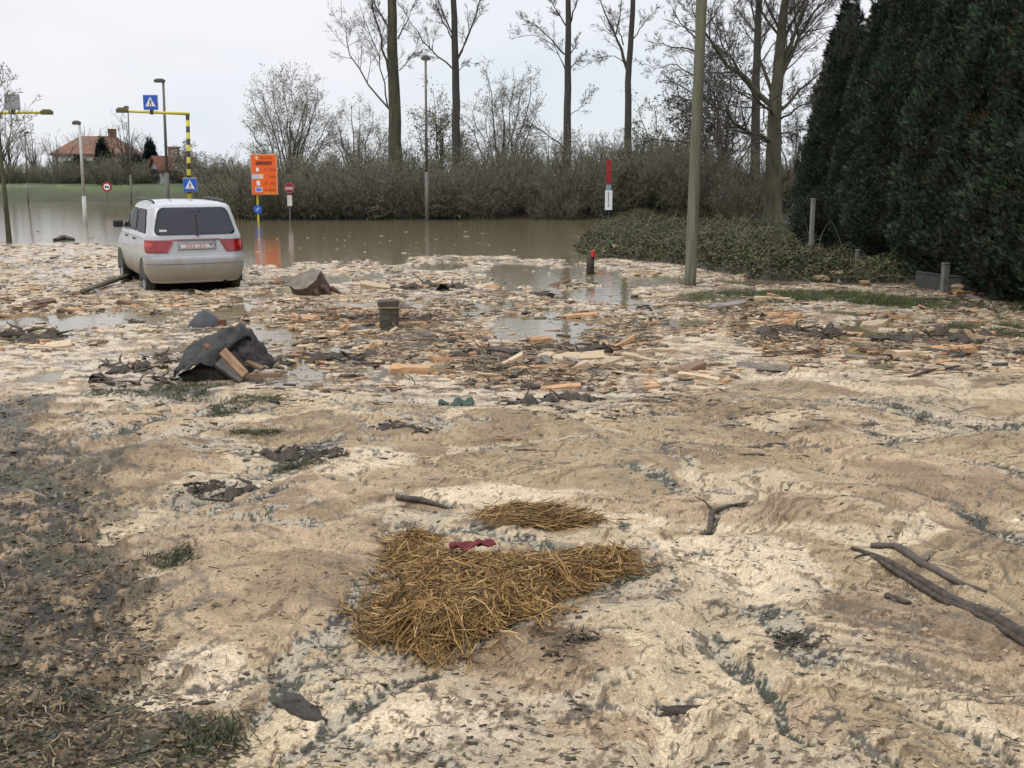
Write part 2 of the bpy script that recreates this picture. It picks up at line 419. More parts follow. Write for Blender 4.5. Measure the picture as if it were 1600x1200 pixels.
    chc = lerp(chc, (0.04, 0.05, 0.026), ss(0.05, 0.2, fbm(X * 3, Y * 3, 117, 2)) * (1 - brk) * 0.7)
    c = c + (chc - c) * (chan * 0.97)[..., None]
    dc = lerp(Z3 + np.array((0.052, 0.037, 0.020)), (0.150, 0.104, 0.056), ss(0.0, 0.15, n_hi * 0.8 + n_vhi * 0.5))
    dc = lerp(dc, (0.32, 0.225, 0.125), ss(0.20, 0.26, n_mid * 0.5 + n_hi * 0.4 + 0.25 * n_vhi) * 0.85)
    dc = lerp(dc, (0.026, 0.022, 0.016), ss(-0.12, -0.24, n_hi * 0.7 + n_vhi * 0.6))
    dc = lerp(dc, (0.048, 0.048, 0.022), ss(0.20, 0.28, fbm(X * 3.1, Y * 3.1, 137, 3) + 0.2 * n_vhi) * 0.6)
    c = c + (dc - c) * dirt[..., None]
    dz = lerp(Z3 + np.array((0.52, 0.425, 0.300)), (0.30, 0.22, 0.14), ss(0.05, 0.25, fbm(X * 5, Y * 9, 141, 3) + 0.3 * n_vhi))
    dz = lerp(dz, (0.07, 0.055, 0.04), ss(0.22, 0.30, fbm(X * 6 + 3, Y * 11, 151, 3) + 0.15 * n_vhi) * 0.85)
    dz = dz * (1 + 0.3 * n_vhi + 0.15 * n_x)[..., None]
    c = c + (dz - c) * deb[..., None]
    c = lerp(c, (0.085, 0.075, 0.05), pud * 0.9)
    c = lerp(c, (0.040, 0.050, 0.022), green * 0.85 * ss(-0.15, 0.05, crisp))
    c = lerp(c, (0.045, 0.034, 0.022), landc)
    c = lerp(c, (0.065, 0.056, 0.034), side * ss(-0.2, -0.05, n_mid + 0.5 * n_hi) * ss(15.5, 17.5, Y) * 0.95)
    c = lerp(c, (0.09, 0.07, 0.045), off * (1 - land))
    gb = lerp(Z3 + np.array((0.040, 0.045, 0.018)), (0.060, 0.088, 0.024), ss(80, 91, Y + 3 * wx))
    gb = lerp(gb, (0.17, 0.165, 0.11), ss(1.2, 0.6, np.abs(Y - 92 - 1.5 * wx)))
    gb = lerp(gb, (0.045, 0.062, 0.024), ss(94, 98, Y))
    gb = gb * (1 + 0.4 * fbm(X * 0.5, Y * 0.2, 161, 4))[..., None]
    c = c + (gb - c) * (leftf * ss(68, 73, Y))[..., None]
    c = lerp(c, (0.085, 0.075, 0.04), (1 - leftf) * ss(46.5, 48, Y))
    film = ss(0.10, 0.22, fbm(X * 1.9 + 21, Y * 1.2, 123, 3) + 0.15 * n_hi)
    wet = np.clip(np.maximum(chan * 0.95, np.maximum(crack * 0.9, dirt * (0.65 + 0.4 * film))) + 0.85 * greyw + deb * (0.3 + 0.7 * film), 0, 1) * ss(70, 40, Y)
    return z, np.clip(c, 0.01, 0.9), wet
def gz(x, y):
    z, _, _ = ground_eval(np.array([float(x)]), np.array([float(y)])); return float(z[0])
def G(px, py, lift=0.0):
    x, y = GP(px, py); return (x, y, max(gz(x, y), 0.0) + lift)

APEX = 0.5
rows = np.concatenate([np.geomspace(0.75, 60, 1120), np.geomspace(60.6, 3000, 90)]) - APEX
cols = np.concatenate([-np.geomspace(0.90, 4.0, 60)[::-1], np.linspace(-0.88, -0.602, 130), np.linspace(-0.60, 0.60, 960), np.linspace(0.602, 0.88, 130), np.geomspace(0.90, 4.0, 60)])
gY, gT = np.meshgrid(rows, cols, indexing='ij')
gX = gT * (gY + APEX)
zz, cc, ww = ground_eval(gX, gY)
nr, nc = gX.shape
idx = np.arange(nr * nc).reshape(nr, nc)
quads = np.stack([idx[:-1, :-1], idx[:-1, 1:], idx[1:, 1:], idx[1:, :-1]], -1).reshape(-1, 4)

gm = bpy.data.materials.new('ground_surface'); gm.use_nodes = True
n, l = gm.node_tree.nodes, gm.node_tree.links
p = n['Principled BSDF']
a1 = n.new('ShaderNodeAttribute'); a1.attribute_name = 'col'
a2 = n.new('ShaderNodeAttribute'); a2.attribute_name = 'wet'
t = n.new('ShaderNodeTexCoord')
z1 = n.new('ShaderNodeTexNoise'); z1.inputs['Scale'].default_value = 90; z1.inputs['Detail'].default_value = 5; z1.inputs['Roughness'].default_value = 0.7
z2 = n.new('ShaderNodeTexNoise'); z2.inputs['Scale'].default_value = 260; z2.inputs['Detail'].default_value = 3
z3 = n.new('ShaderNodeTexVoronoi'); z3.inputs['Scale'].default_value = 120
for q in (z1, z2, z3): l.new(t.outputs['Object'], q.inputs['Vector'])
m1 = n.new('ShaderNodeMapRange'); m1.inputs['From Min'].default_value = 0.3; m1.inputs['From Max'].default_value = 0.7; m1.inputs['To Min'].default_value = 0.60; m1.inputs['To Max'].default_value = 1.36
m2 = n.new('ShaderNodeMapRange'); m2.inputs['From Min'].default_value = 0.3; m2.inputs['From Max'].default_value = 0.7; m2.inputs['To Min'].default_value = 0.68; m2.inputs['To Max'].default_value = 1.3
l.new(z1.outputs['Fac'], m1.inputs['Value']); l.new(z2.outputs['Fac'], m2.inputs['Value'])
mm = n.new('ShaderNodeMath'); mm.operation = 'MULTIPLY'; l.new(m1.outputs[0], mm.inputs[0]); l.new(m2.outputs[0], mm.inputs[1])
v1 = n.new('ShaderNodeVectorMath'); v1.operation = 'SCALE'; l.new(a1.outputs['Color'], v1.inputs[0]); l.new(mm.outputs[0], v1.inputs['Scale'])
l.new(v1.outputs['Vector'], p.inputs['Base Color'])
m3 = n.new('ShaderNodeMapRange'); m3.inputs['To Min'].default_value = 0.92; m3.inputs['To Max'].default_value = 0.16
l.new(a2.outputs['Fac'], m3.inputs['Value']); l.new(m3.outputs[0], p.inputs['Roughness'])
p.inputs['Specular IOR Level'].default_value = 0.35
ad = n.new('ShaderNodeMath'); ad.operation = 'ADD'; l.new(z1.outputs['Fac'], ad.inputs[0]); l.new(z3.outputs['Distance'], ad.inputs[1])
bp = n.new('ShaderNodeBump'); bp.inputs['Strength'].default_value = 0.6; bp.inputs['Distance'].default_value = 0.010
l.new(ad.outputs[0], bp.inputs['Height']); l.new(bp.outputs['Normal'], p.inputs['Normal'])
ground = mesh_np('ground', np.stack([gX, gY, zz], -1), quads, gm, None, cc.reshape(-1, 3), True, {'wet': ww})
tag(ground, 'sawdust and mud covered ground left by the flood', 'ground', kind='structure')

# flood water, one sheet just under the floating sawdust
wm = bpy.data.materials.new('flood_water'); wm.use_nodes = True
n, l = wm.node_tree.nodes, wm.node_tree.links
p = n['Principled BSDF']
p.inputs['Base Color'].default_value = (0.165, 0.135, 0.080, 1); p.inputs['Roughness'].default_value = 0.05; p.inputs['IOR'].default_value = 1.33; p.inputs['Specular IOR Level'].default_value = 0.5
t = n.new('ShaderNodeTexCoord'); mpp = n.new('ShaderNodeMapping'); mpp.inputs['Scale'].default_value = (1.0, 1.6, 1)
z1 = n.new('ShaderNodeTexNoise'); z1.inputs['Scale'].default_value = 4.0; z1.inputs['Detail'].default_value = 4
bp = n.new('ShaderNodeBump'); bp.inputs['Strength'].default_value = 0.16; bp.inputs['Distance'].default_value = 0.03
l.new(t.outputs['Object'], mpp.inputs['Vector']); l.new(mpp.outputs['Vector'], z1.inputs['Vector']); l.new(z1.outputs['Fac'], bp.inputs['Height']); l.new(bp.outputs['Normal'], p.inputs['Normal'])
wy_ = np.array([3.0, 30, 60, 130]); wx_ = np.linspace(-260, 120, 20)
WXg, WYg = np.meshgrid(wx_, wy_)
ii = np.arange(WXg.size).reshape(WXg.shape)
wq = np.stack([ii[:-1, :-1], ii[:-1, 1:], ii[1:, 1:], ii[1:, :-1]], -1).reshape(-1, 4)
water = mesh_np('water', np.stack([WXg, WYg, np.zeros_like(WXg)], -1), wq, wm)
tag(water, 'muddy brown flood water behind the floating wood', 'water', kind='structure')

# ------------------------------------------------------------------ the stranded people carrier
M_paint = mat('silver_white_paint', (0.37, 0.38, 0.395), 0.28, 0.07, 3, spec=0.5, coat=0.5)
M_glass = mat('tinted_car_glass', (0.014, 0.016, 0.026), 0.05, 0.2, 2, spec=0.45)
M_sglass = mat('dark_side_glass', (0.016, 0.015, 0.016), 0.10, 0.2, 2, spec=0.10)
M_sglass.node_tree.nodes['Principled BSDF'].inputs['IOR'].default_value = 1.14
M_black = mat('black_plastic', (0.022, 0.022, 0.024), 0.5, 0.2, 12)
M_rubber = mat('tyre_rubber', (0.025, 0.023, 0.021), 0.8, 0.4, 9, c2=(0.10, 0.085, 0.06))
M_red = mat('red_lens', (0.24, 0.008, 0.011), 0.15, 0.3, 8, spec=0.7, coat=0.4)
M_redl = mat('orange_red_lens', (0.42, 0.03, 0.016), 0.15, 0.2, 8, spec=0.7, coat=0.4)
M_plate = mat('plate_white', (0.62, 0.60, 0.60), 0.4, 0.08, 14)
M_platered = mat('plate_red_character', (0.45, 0.22, 0.22), 0.5, 0.1, 14)
M_grey = mat('grey_metal', (0.32, 0.33, 0.34), 0.4, 0.15, 8, metal=0.4)
M_gap = mat('panel_gap_dark', (0.05, 0.05, 0.055), 0.7, 0.1, 8)
# mud splashed up the lower body: a stain by height with a ragged edge
def muddy(m, z0, z1):
    n, l = m.node_tree.nodes, m.node_tree.links
    p = n['Principled BSDF']; old = p.inputs['Base Color'].links[0].from_socket
    t = n.new('ShaderNodeTexCoord'); s = n.new('ShaderNodeSeparateXYZ'); l.new(t.outputs['Object'], s.inputs[0])
    z = n.new('ShaderNodeTexNoise'); z.inputs['Scale'].default_value = 3.5; z.inputs['Detail'].default_value = 8; z.inputs['Roughness'].default_value = 0.7
    l.new(t.outputs['Object'], z.inputs['Vector'])
    a = n.new('ShaderNodeMath'); a.operation = 'MULTIPLY_ADD'; a.inputs[1].default_value = 0.55; l.new(z.outputs['Fac'], a.inputs[0]); l.new(s.outputs['Z'], a.inputs[2])
    r = n.new('ShaderNodeMapRange'); r.inputs['From Min'].default_value = z1 + 0.27; r.inputs['From Max'].default_value = z0 + 0.27; r.interpolation_type = 'SMOOTHSTEP'
    l.new(a.outputs[0], r.inputs['Value'])
    k = n.new('ShaderNodeMath'); k.operation = 'MULTIPLY'; k.inputs[1].default_value = 0.85; l.new(r.outputs[0], k.inputs[0])
    x = n.new('ShaderNodeMixRGB'); l.new(k.outputs[0], x.inputs['Fac']); l.new(old, x.inputs['Color1']); x.inputs['Color2'].default_value = (0.235, 0.195, 0.125, 1)
    l.new(x.outputs[0], p.inputs['Base Color'])
    rr = n.new('ShaderNodeMapRange'); rr.inputs['To Min'].default_value = p.inputs['Roughness'].default_value; rr.inputs['To Max'].default_value = 0.8
    l.new(k.outputs[0], rr.inputs['Value']); l.new(rr.outputs[0], p.inputs['Roughness'])
    cw = n.new('ShaderNodeMath'); cw.operation = 'MULTIPLY_ADD'; cw.inputs[1].default_value = -0.55; cw.inputs[2].default_value = 0.5
    l.new(k.outputs[0], cw.inputs[0]); l.new(cw.outputs[0], p.inputs['Coat Weight'])
muddy(M_paint, 0.42, 0.80)

CL = 4.6
#            z     rear  front  half  corner
LEV = [(0.22, 0.16, 4.42, 0.74, 0.30), (0.27, 0.09, 4.52, 0.82, 0.30), (0.36, 0.045, 4.57, 0.865, 0.30), (0.50, 0.02, 4.60, 0.895, 0.30),
       (0.66, 0.0, 4.60, 0.905, 0.28), (0.72, 0.0, 4.58, 0.905, 0.28), (0.75, 0.035, 4.55, 0.905, 0.25), (0.84, 0.045, 4.45, 0.905, 0.24),
       (1.00, 0.06, 4.05, 0.90, 0.24), (1.10, 0.08, 3.85, 0.885, 0.24), (1.16, 0.10, 3.72, 0.865, 0.24), (1.30, 0.16, 3.45, 0.825, 0.23),
       (1.45, 0.22, 3.16, 0.79, 0.20), (1.57, 0.27, 2.92, 0.755, 0.19), (1.64, 0.305, 2.78, 0.73, 0.18), (1.69, 0.36, 2.62, 0.685, 0.20), (1.72, 0.50, 2.42, 0.58, 0.24), (1.735, 0.95, 2.1, 0.3, 0.22)]
LZ = np.array([q[0] for q in LEV])
def lev(z): return [float(np.interp(z, LZ, [q[i] for q in LEV])) for i in range(1, 5)]
_cache = {}
def outline(z):                     # half outline from the rear centre to the front centre, with arc length
    k = round(z, 4)
    if k in _cache: return _cache[k]
    y0, y1, h, r = lev(z); bow = 0.055
    P = [(x, y0 + bow * (x / h) ** 2) for x in np.linspace(0, h - r, 14)]
    P += [(h - r + r * math.sin(a), y0 + bow * min(1, (h - r + r * math.sin(a)) / h) ** 2 + r * (1 - math.cos(a))) for a in np.linspace(0.1, math.pi / 2, 10)]
    ys = np.linspace(y0 + bow + r + 0.05, y1 - 0.65, 26)
    P += [(h - 0.02 * ((y - 2.2) / 2.2) ** 2 * (y > 2.2), y) for y in ys]
    P += [(h * (1 - 0.02) * math.cos(a) ** 0.6 if a < math.pi / 2 - 1e-6 else 0, y1 - 0.65 + 0.65 * math.sin(a)) for a in np.linspace(0.12, math.pi / 2, 14)]
    P = np.array(P); s = np.concatenate([[0], np.cumsum(np.hypot(*np.diff(P, axis=0).T))])
    _cache[k] = (P, s); return P, s
def car_pt(s, z, off=0.0):
    P, S = outline(z); a = abs(s); q = np.array([np.interp(a, S, P[:, 0]), np.interp(a, S, P[:, 1])])
    q2 = np.array([np.interp(a + 0.01, S, P[:, 0]), np.interp(a + 0.01, S, P[:, 1])]); q1 = np.array([np.interp(max(a - 0.01, 0), S, P[:, 0]), np.interp(max(a - 0.01, 0), S, P[:, 1])])
    t = q2 - q1; t /= np.linalg.norm(t) + 1e-9; nrm = np.array([t[1], -t[0]])
    # tilt of the panel
    Pa, Sa = outline(min(z + 0.02, 1.73)); qa = np.array([np.interp(a, Sa, Pa[:, 0]), np.interp(a, Sa, Pa[:, 1])])
    lean = float(np.dot(qa - q, nrm)) / 0.02
    k = 1 / math.sqrt(1 + lean * lean)
    x, y = q + nrm * off * k
    return (math.copysign(x, s) if s else 0.0, y, z - lean * off * k)
def patch(name, m, parent, zs, s_lo, s_hi, off=0.008, ns=16, smooth=True, edge=True):
    """panel on the body skin between s_lo(z) and s_hi(z)"""
    V = []; Fc = []
    for z in zs:
        a, b = s_lo(z), s_hi(z)
        for i in range(ns + 1): V.append(car_pt(a + (b - a) * i / ns, z, off))
    w = ns + 1
    for i in range(len(zs) - 1):
        for k in range(ns): Fc.append((i * w + k, i * w + k + 1, (i + 1) * w + k + 1, (i + 1) * w + k))
    if edge:                        # turn the rim in to the body
        rim = [k for k in range(w)] + [i * w + ns for i in range(1, len(zs))] + [(len(zs) - 1) * w + k for k in range(ns - 1, -1, -1)] + [i * w for i in range(len(zs) - 2, 0, -1)]
        zmap = {j: (zs[j // w], s_lo(zs[j // w]) + (s_hi(zs[j // w]) - s_lo(zs[j // w])) * (j % w) / ns) for j in rim}
        n0 = len(V); V += [car_pt(zmap[j][1], zmap[j][0], -0.02) for j in rim]
        for i in range(len(rim)):
            j = (i + 1) % len(rim); Fc.append((rim[i], rim[j], n0 + j, n0 + i))
    A = np.array(V); out = []
    for f in Fc:                    # every face looks outwards
        q = A[list(f)]; nn = np.cross(q[1] - q[0], q[2] - q[0]); ctr = q.mean(0) - np.array((0, 2.3, 0.9)); ctr[2] = 0
        out.append(f if np.dot(nn, ctr) >= 0 else f[::-1])
    return mesh_np(name, V, out, m, parent, None, smooth)

car = empty('stranded_car', (0, 0, 0), 0, 'silver white people carrier with a muddy back end stranded in the floating wood', 'car')
V = []; zs = []
for a, b in zip(LZ[:-1], LZ[1:]): zs += list(np.linspace(a, b, 3)[:-1])
zs.append(LZ[-1]); N = 0
for z in zs:
    P, _ = outline(z)
    ring = [(x, y, z) for x, y in P] + [(-x, y, z) for x, y in P[-2:0:-1]]
    N = len(ring); V += ring
Fc = [(i * N + k, i * N + (k + 1) % N, (i + 1) * N + (k + 1) % N, (i + 1) * N + k) for i in range(len(zs) - 1) for k in range(N)]
Fc.append(tuple(range(N))[::-1]); Fc.append(tuple((len(zs) - 1) * N + k for k in range(N)))
mesh_np('body', V, Fc, M_paint, car, None, True)
def rr(z, z0, z1, r, e=2.0):        # rounding of a panel's corners
    d = max(0.0, r - min(z - z0, z1 - z)); return r - math.sqrt(max(0, r * r - d * d))
def zz_(a, b, n): return [a + (b - a) * (0.5 - 0.5 * math.cos(math.pi * i / (n - 1))) for i in range(n)]
Z0, Z1 = 1.13, 1.625
rw = lambda z: 0.765 - 0.30 * max(0, (z - 1.17)) - rr(z, Z0, Z1, 0.10)
rwin = patch('rear_window', M_glass, car, zz_(Z0, Z1, 14), lambda z: -rw(z), rw, 0.012)
M_stick = mat('window_sticker', (0.55, 0.56, 0.6), 0.4, 0.3, 40)
patch('sticker', M_stick, rwin, [1.185, 1.205, 1.225], lambda z: -0.66, lambda z: -0.53, 0.02, 4)
patch('high_brake_light', mat('smoked_lens', (0.06, 0.06, 0.08), 0.2), rwin, [1.545, 1.56, 1.575], lambda z: -0.12, lambda z: 0.12, 0.02, 4)
wp = MB(); wp.tube([car_pt(0.02, 1.13, 0.03), car_pt(0.03, 1.2, 0.035), car_pt(0.03, 1.50, 0.03)], 0.006, 6); wp.tube([car_pt(0.02, 1.12, 0.0), car_pt(0.02, 1.12, 0.045)], 0.022, 8)
wp.build('rear_wiper', M_black, car)
# tail lights: upper row darker, the outer lower corner orange red
def inner(z): return 0.41 + 0.13 * (1.03 - z) / 0.22
for sg in (-1, 1):
    lo = (lambda z: -1.03 + rr(z, 0.80, 1.04, 0.04)) if sg < 0 else (lambda z: inner(z))
    hi = (lambda z: -inner(z)) if sg < 0 else (lambda z: 1.03 - rr(z, 0.80, 1.04, 0.04))
    tl = patch('tail_light', M_red, car, zz_(0.805, 1.035, 8), lo, hi, 0.014, 14)
    lo2 = (lambda z: -1.00) if sg < 0 else (lambda z: 0.80)
    hi2 = (lambda z: -0.80) if sg < 0 else (lambda z: 1.00)
    patch('indicator_lens', M_redl, tl, zz_(0.90, 1.005, 5), lo2, hi2, 0.019, 8)
patch('tailgate_trim', mat('trim_dull_red', (0.28, 0.14, 0.14), 0.35), car, [1.025, 1.037, 1.05], lambda z: -0.42, lambda z: 0.42, 0.012, 10)
rec = patch('plate_recess', mat('plate_recess_grey', (0.26, 0.265, 0.265), 0.5), car, zz_(0.85, 1.018, 6), lambda z: -0.355, lambda z: 0.355, 0.010, 10)
pl = patch('number_plate', M_plate, car, [0.865, 0.92, 0.975], lambda z: -0.30, lambda z: 0.30, 0.022, 10)
for (a, b, zl, zh) in ((-0.20, -0.165, .885, .955), (-0.145, -0.105, .885, .955), (-0.085, -0.05, .885, .955), (0.0, 0.03, .91, .925), (0.05, 0.085, .885, .955), (0.105, 0.14, .885, .955)):
    patch('character', M_platered, pl, [zl, zh], (lambda z, a=a: a), (lambda z, b=b: b), 0.026, 3, False)
patch('plate_sticker', mat('dark_sticker', (0.1, 0.1, 0.13), 0.5), pl, [0.925, 0.968], lambda z: 0.225, lambda z: 0.275, 0.026, 3, False)
bmp = patch('rear_bumper', M_paint, car, [0.26, 0.31, 0.38, 0.46, 0.55, 0.63, 0.68, 0.715, 0.735], lambda z: -1.22 - 0.5 * max(0, .36 - z), lambda z: 1.22 + 0.5 * max(0, .36 - z), 0.032, 40)
patch('bumper_groove', M_gap, bmp, [0.595, 0.603], lambda z: -1.15, lambda z: 1.15, 0.0355, 30)
for sg in (-1, 1):
    a, b = sorted((sg * 0.735, sg * 0.741))
    patch('tailgate_gap', M_gap, car, [0.74, 0.79, 0.815], lambda z: a, lambda z: b, 0.004, 1, False, False)
    # side glass: quarter, rear door, front door
    s0 = 1.16
    for (nm, a, b, cut) in (('quarter_window', 1.02, 1.97, 0), ('rear_door_window', 2.06, 2.98, 0), ('front_door_window', 3.05, 4.02, 1)):
        def fa(z, a=a, c=cut): return a + 0.25 * (z - 1.16) * (a < 1.4) + rr(z, 1.15, 1.58, 0.05)
        def fb(z, b=b, c=cut): return b - (1.05 * (z - 1.2) if c else 0) - rr(z, 1.15, 1.58, 0.05)
        if sg > 0: patch(nm, M_sglass, car, zz_(1.15, 1.58, 8), fa, fb, 0.008, 10)
        else: patch(nm, M_sglass, car, zz_(1.15, 1.58, 8), (lambda z, f=fb: -f(z)), (lambda z, f=fa: -f(z)), 0.008, 10)
    for q in (2.02, 3.015):
        a, b = sorted((sg * q, sg * (q + 0.008)))
        patch('door_gap', M_gap, car, [0.40, 0.7, 1.0, 1.12], lambda z: a, lambda z: b, 0.003, 1, False, False)
    for q in (2.16, 3.12):
        a, b = sorted((sg * q, sg * (q + 0.17)))
        patch('door_handle', M_black, car, [0.985, 1.0, 1.015], lambda z: a, lambda z: b, 0.025, 4)
    x_, y_, z_ = car_pt(sg * 3.95, 1.13, 0.1)
    mb = MB(); mb.box((x_ + sg * 0.03, y_, z_), (0.2, 0.10, 0.15)); mb.build('door_mirror', M_black, car, bevel=0.03)
    rl = MB(); pts = [(sg * 0.66, y, 1.70 + 0.055 * math.sin(math.pi * min(1, max(0, (y - 0.55) / 1.9))) ** 0.25) for y in np.linspace(0.56, 2.44, 12)]
    rl.tube(pts, 0.02, 8); rl.build('roof_rail', M_black, car, True)
    for y in (0.78, 3.62):
        ar = MB(); ar.V = []
        th = np.linspace(-0.25, math.pi + 0.25, 24)
        hw = lev(0.5)[2]
        for t_ in th: 
            ar.V.append((sg * (hw + 0.012), y + 0.385 * math.cos(t_), 0.30 + 0.385 * math.sin(t_))); ar.V.append((sg * (hw - 0.28), y + 0.385 * math.cos(t_), 0.30 + 0.385 * math.sin(t_)))
        ar.V.append((sg * (hw + 0.012), y, 0.30)); k = len(ar.V) - 1
        for i in range(23): ar.F.append((2 * i, 2 * i + 1, 2 * i + 3, 2 * i + 2)); ar.F.append((2 * i, 2 * i + 2, k))
        ar.build('wheel_arch', M_black, car)
        wh = empty('wheel', (sg * 0.80, y, 0.30)); wh.parent = car
        ty = MB(); n_ = 28
        prof = [(-0.10, 0.22), (-0.10, 0.28), (-0.07, 0.315), (0.07, 0.315), (0.10, 0.28), (0.10, 0.22)]
        for k in range(n_):
            a_ = 2 * math.pi * k / n_
            for (ox, r_) in prof: ty.V.append((ox, r_ * math.cos(a_), r_ * math.sin(a_)))
        for k in range(n_):
            for q in range(6): ty.F.append((k * 6 + q, k * 6 + (q + 1) % 6, ((k + 1) % n_) * 6 + (q + 1) % 6, ((k + 1) % n_) * 6 + q))
        ty.build('tyre', M_rubber, wh, True)
        ri = MB(); n_ = 20
        for ox, r_ in ((0.07, 0.0), (0.085, 0.06), (0.06, 0.10), (0.075, 0.2), (0.09, 0.225)):
            for k in range(n_): ri.V.append((sg * ox, r_ * math.cos(2 * math.pi * k / n_), r_ * math.sin(2 * math.pi * k / n_)))
        for q in range(4):
            for k in range(n_): ri.F.append((q * n_ + k, q * n_ + (k + 1) % n_, (q + 1) * n_ + (k + 1) % n_, (q + 1) * n_ + k))
        ri.build('rim', M_grey, wh)
patch('windscreen', M_glass, car, zz_(1.18, 1.60, 8), lambda z: outline(z)[1][-1] - 0.80 + 0.1 * (z - 1.2), lambda z: outline(z)[1][-1], 0.006, 12)
mb = MB(); mb.box((0, 2.4, 0.17), (1.36, 3.9, 0.24)); mb.tube([(0.5, 0.02, 0.235), (0.5, 0.5, 0.235)], 0.03, 10); mb.build('underbody_shade_block', mat('underbody_shade_black', (0.008, 0.007, 0.006), 0.95, 0.3, 8, spec=0.05), car)  # underside box enlarged to block light, near black for the shade beneath
CAR_Y, CAR_HEAD = 18.5, R(27.5)
cpos = PV(312, 440, CAR_Y)
car.scale = (0.9, 0.9, 0.9); car.location = (cpos[0], cpos[1], -0.05); car.rotation_euler = (R(0.6), R(0.0), CAR_HEAD)

# ------------------------------------------------------------------ trees
def tubes(P, Rd, sides):
    """tubes round many polylines at once: P (n,k,3), Rd (n,k)"""
    n, k, _ = P.shape
    T = np.gradient(P, axis=1); T /= np.linalg.norm(T, axis=2, keepdims=True) + 1e-9
    ref = np.where(np.abs(T[..., 2:3]) < 0.9, np.array([0, 0, 1.0]), np.array([0, 1.0, 0]))
    U = np.cross(T, ref); U /= np.linalg.norm(U, axis=2, keepdims=True) + 1e-9
    W_ = np.cross(T, U)
    a = np.arange(sides) * 2 * np.pi / sides
    V = P[:, :, None, :] + Rd[:, :, None, None] * (np.cos(a)[None, None, :, None] * U[:, :, None, :] + np.sin(a)[None, None, :, None] * W_[:, :, None, :])
    ix = np.arange(n * k * sides).reshape(n, k, sides)
    q = np.stack([ix[:, :-1, :], np.roll(ix, -1, 2)[:, :-1, :], np.roll(ix, -1, 2)[:, 1:, :], ix[:, 1:, :]], -1).reshape(-1, 4)
    return V.reshape(-1, 3), q
def joinm(parts):
    Vs, Fs, n = [], [], 0
    for V, q in parts: Vs.append(V); Fs.append(q + n); n += len(V)
    return np.concatenate(Vs), np.concatenate(Fs)
def grow(S, D, L, k, wob, up, g):
    n = len(S); P = np.zeros((n, k, 3)); P[:, 0] = S
    D = D / (np.linalg.norm(D, axis=1, keepdims=True) + 1e-9)
    for i in range(1, k):
        D = D + wob * g.normal(size=(n, 3)) + np.array([0, 0, up]); D /= np.linalg.norm(D, axis=1, keepdims=True)
        P[:, i] = P[:, i - 1] + D * (L / (k - 1))[:, None]
    return P
def spawn(P, L, Rd, m, t0, t1, a0, a1, lr, g, taper=0.55, rr_=0.55):
    n, k, _ = P.shape
    t = g.uniform(t0, t1, (n, m)); f = t * (k - 1); i = np.minimum(f.astype(int), k - 2); fr = (f - i)[..., None]
    r = np.arange(n)[:, None]
    S = P[r, i] * (1 - fr) + P[r, i + 1] * fr
    T = P[r, i + 1] - P[r, i]; T /= np.linalg.norm(T, axis=2, keepdims=True) + 1e-9
    q = g.normal(size=(n, m, 3)); q -= (q * T).sum(-1, keepdims=True) * T; q /= np.linalg.norm(q, axis=2, keepdims=True) + 1e-9
    a = g.uniform(a0, a1, (n, m, 1)); D = np.cos(a) * T + np.sin(a) * q
    Lc = L[:, None] * lr * (1 - taper * t) * g.uniform(0.6, 1.2, (n, m))
    Rc = (Rd[r, i] * (1 - fr[..., 0]) + Rd[r, i + 1] * fr[..., 0]) * rr_
    return S.reshape(-1, 3), D.reshape(-1, 3), Lc.ravel(), Rc.ravel()
def taperR(r0, k, end=0.25): return r0[:, None] * (1 - (1 - end) * np.linspace(0, 1, k)[None, :])
def leaves(Pts, n, spread, size, g, flat=0.0):
    c = Pts[g.integers(0, len(Pts), n)] + g.normal(size=(n, 3)) * spread
    u = g.normal(size=(n, 3)); u[:, 2] *= 1 - flat; u /= np.linalg.norm(u, axis=1, keepdims=True)
    v = g.normal(size=(n, 3)); v -= (u * v).sum(1, keepdims=True) * u; v /= np.linalg.norm(v, axis=1, keepdims=True)
    s = size * g.uniform(0.5, 1.3, (n, 1))
    V = np.stack([c - u * s, c + v * s * 0.45, c + u * s, c - v * s * 0.45], 1).reshape(-1, 3)
    return V, np.arange(4 * n).reshape(-1, 4)
def resample(pts, k):
    pts = np.array(pts, float); s = np.concatenate([[0], np.cumsum(np.linalg.norm(np.diff(pts, axis=0), axis=1))])
    t = np.linspace(0, s[-1], k); return np.stack([np.interp(t, s, pts[:, i]) for i in range(3)], 1), s[-1]

M_bark = mat('poplar_bark', (0.060, 0.053, 0.038), 0.9, 0.4, 5, 0.5, c2=(0.10, 0.092, 0.062), stretch=(1, 1, 0.25))
M_barkd = mat('dark_bark', (0.052, 0.047, 0.038), 0.9, 0.35, 5, 0.5, stretch=(1, 1, 0.25))
M_barkg = mat('mossy_bark', (0.050, 0.047, 0.030), 0.9, 0.4, 4, 0.5, c2=(0.095, 0.090, 0.05), stretch=(1, 1, 0.3))
M_twig = mat('bare_twigs', (0.085, 0.072, 0.058), 0.9, 0.25, 3)
M_twigd = mat('dark_twigs', (0.175, 0.165, 0.120), 0.9, 0.25, 3)
M_twigt = mat('tree_twigs_dark', (0.075, 0.065, 0.052), 0.9, 0.25, 3)
M_twigp = mat('pale_twigs', (0.20, 0.18, 0.145), 0.9, 0.25, 3)
M_leafy = mat_attr('spring_leaves', 0.7, 0.2, 0.2, 3)

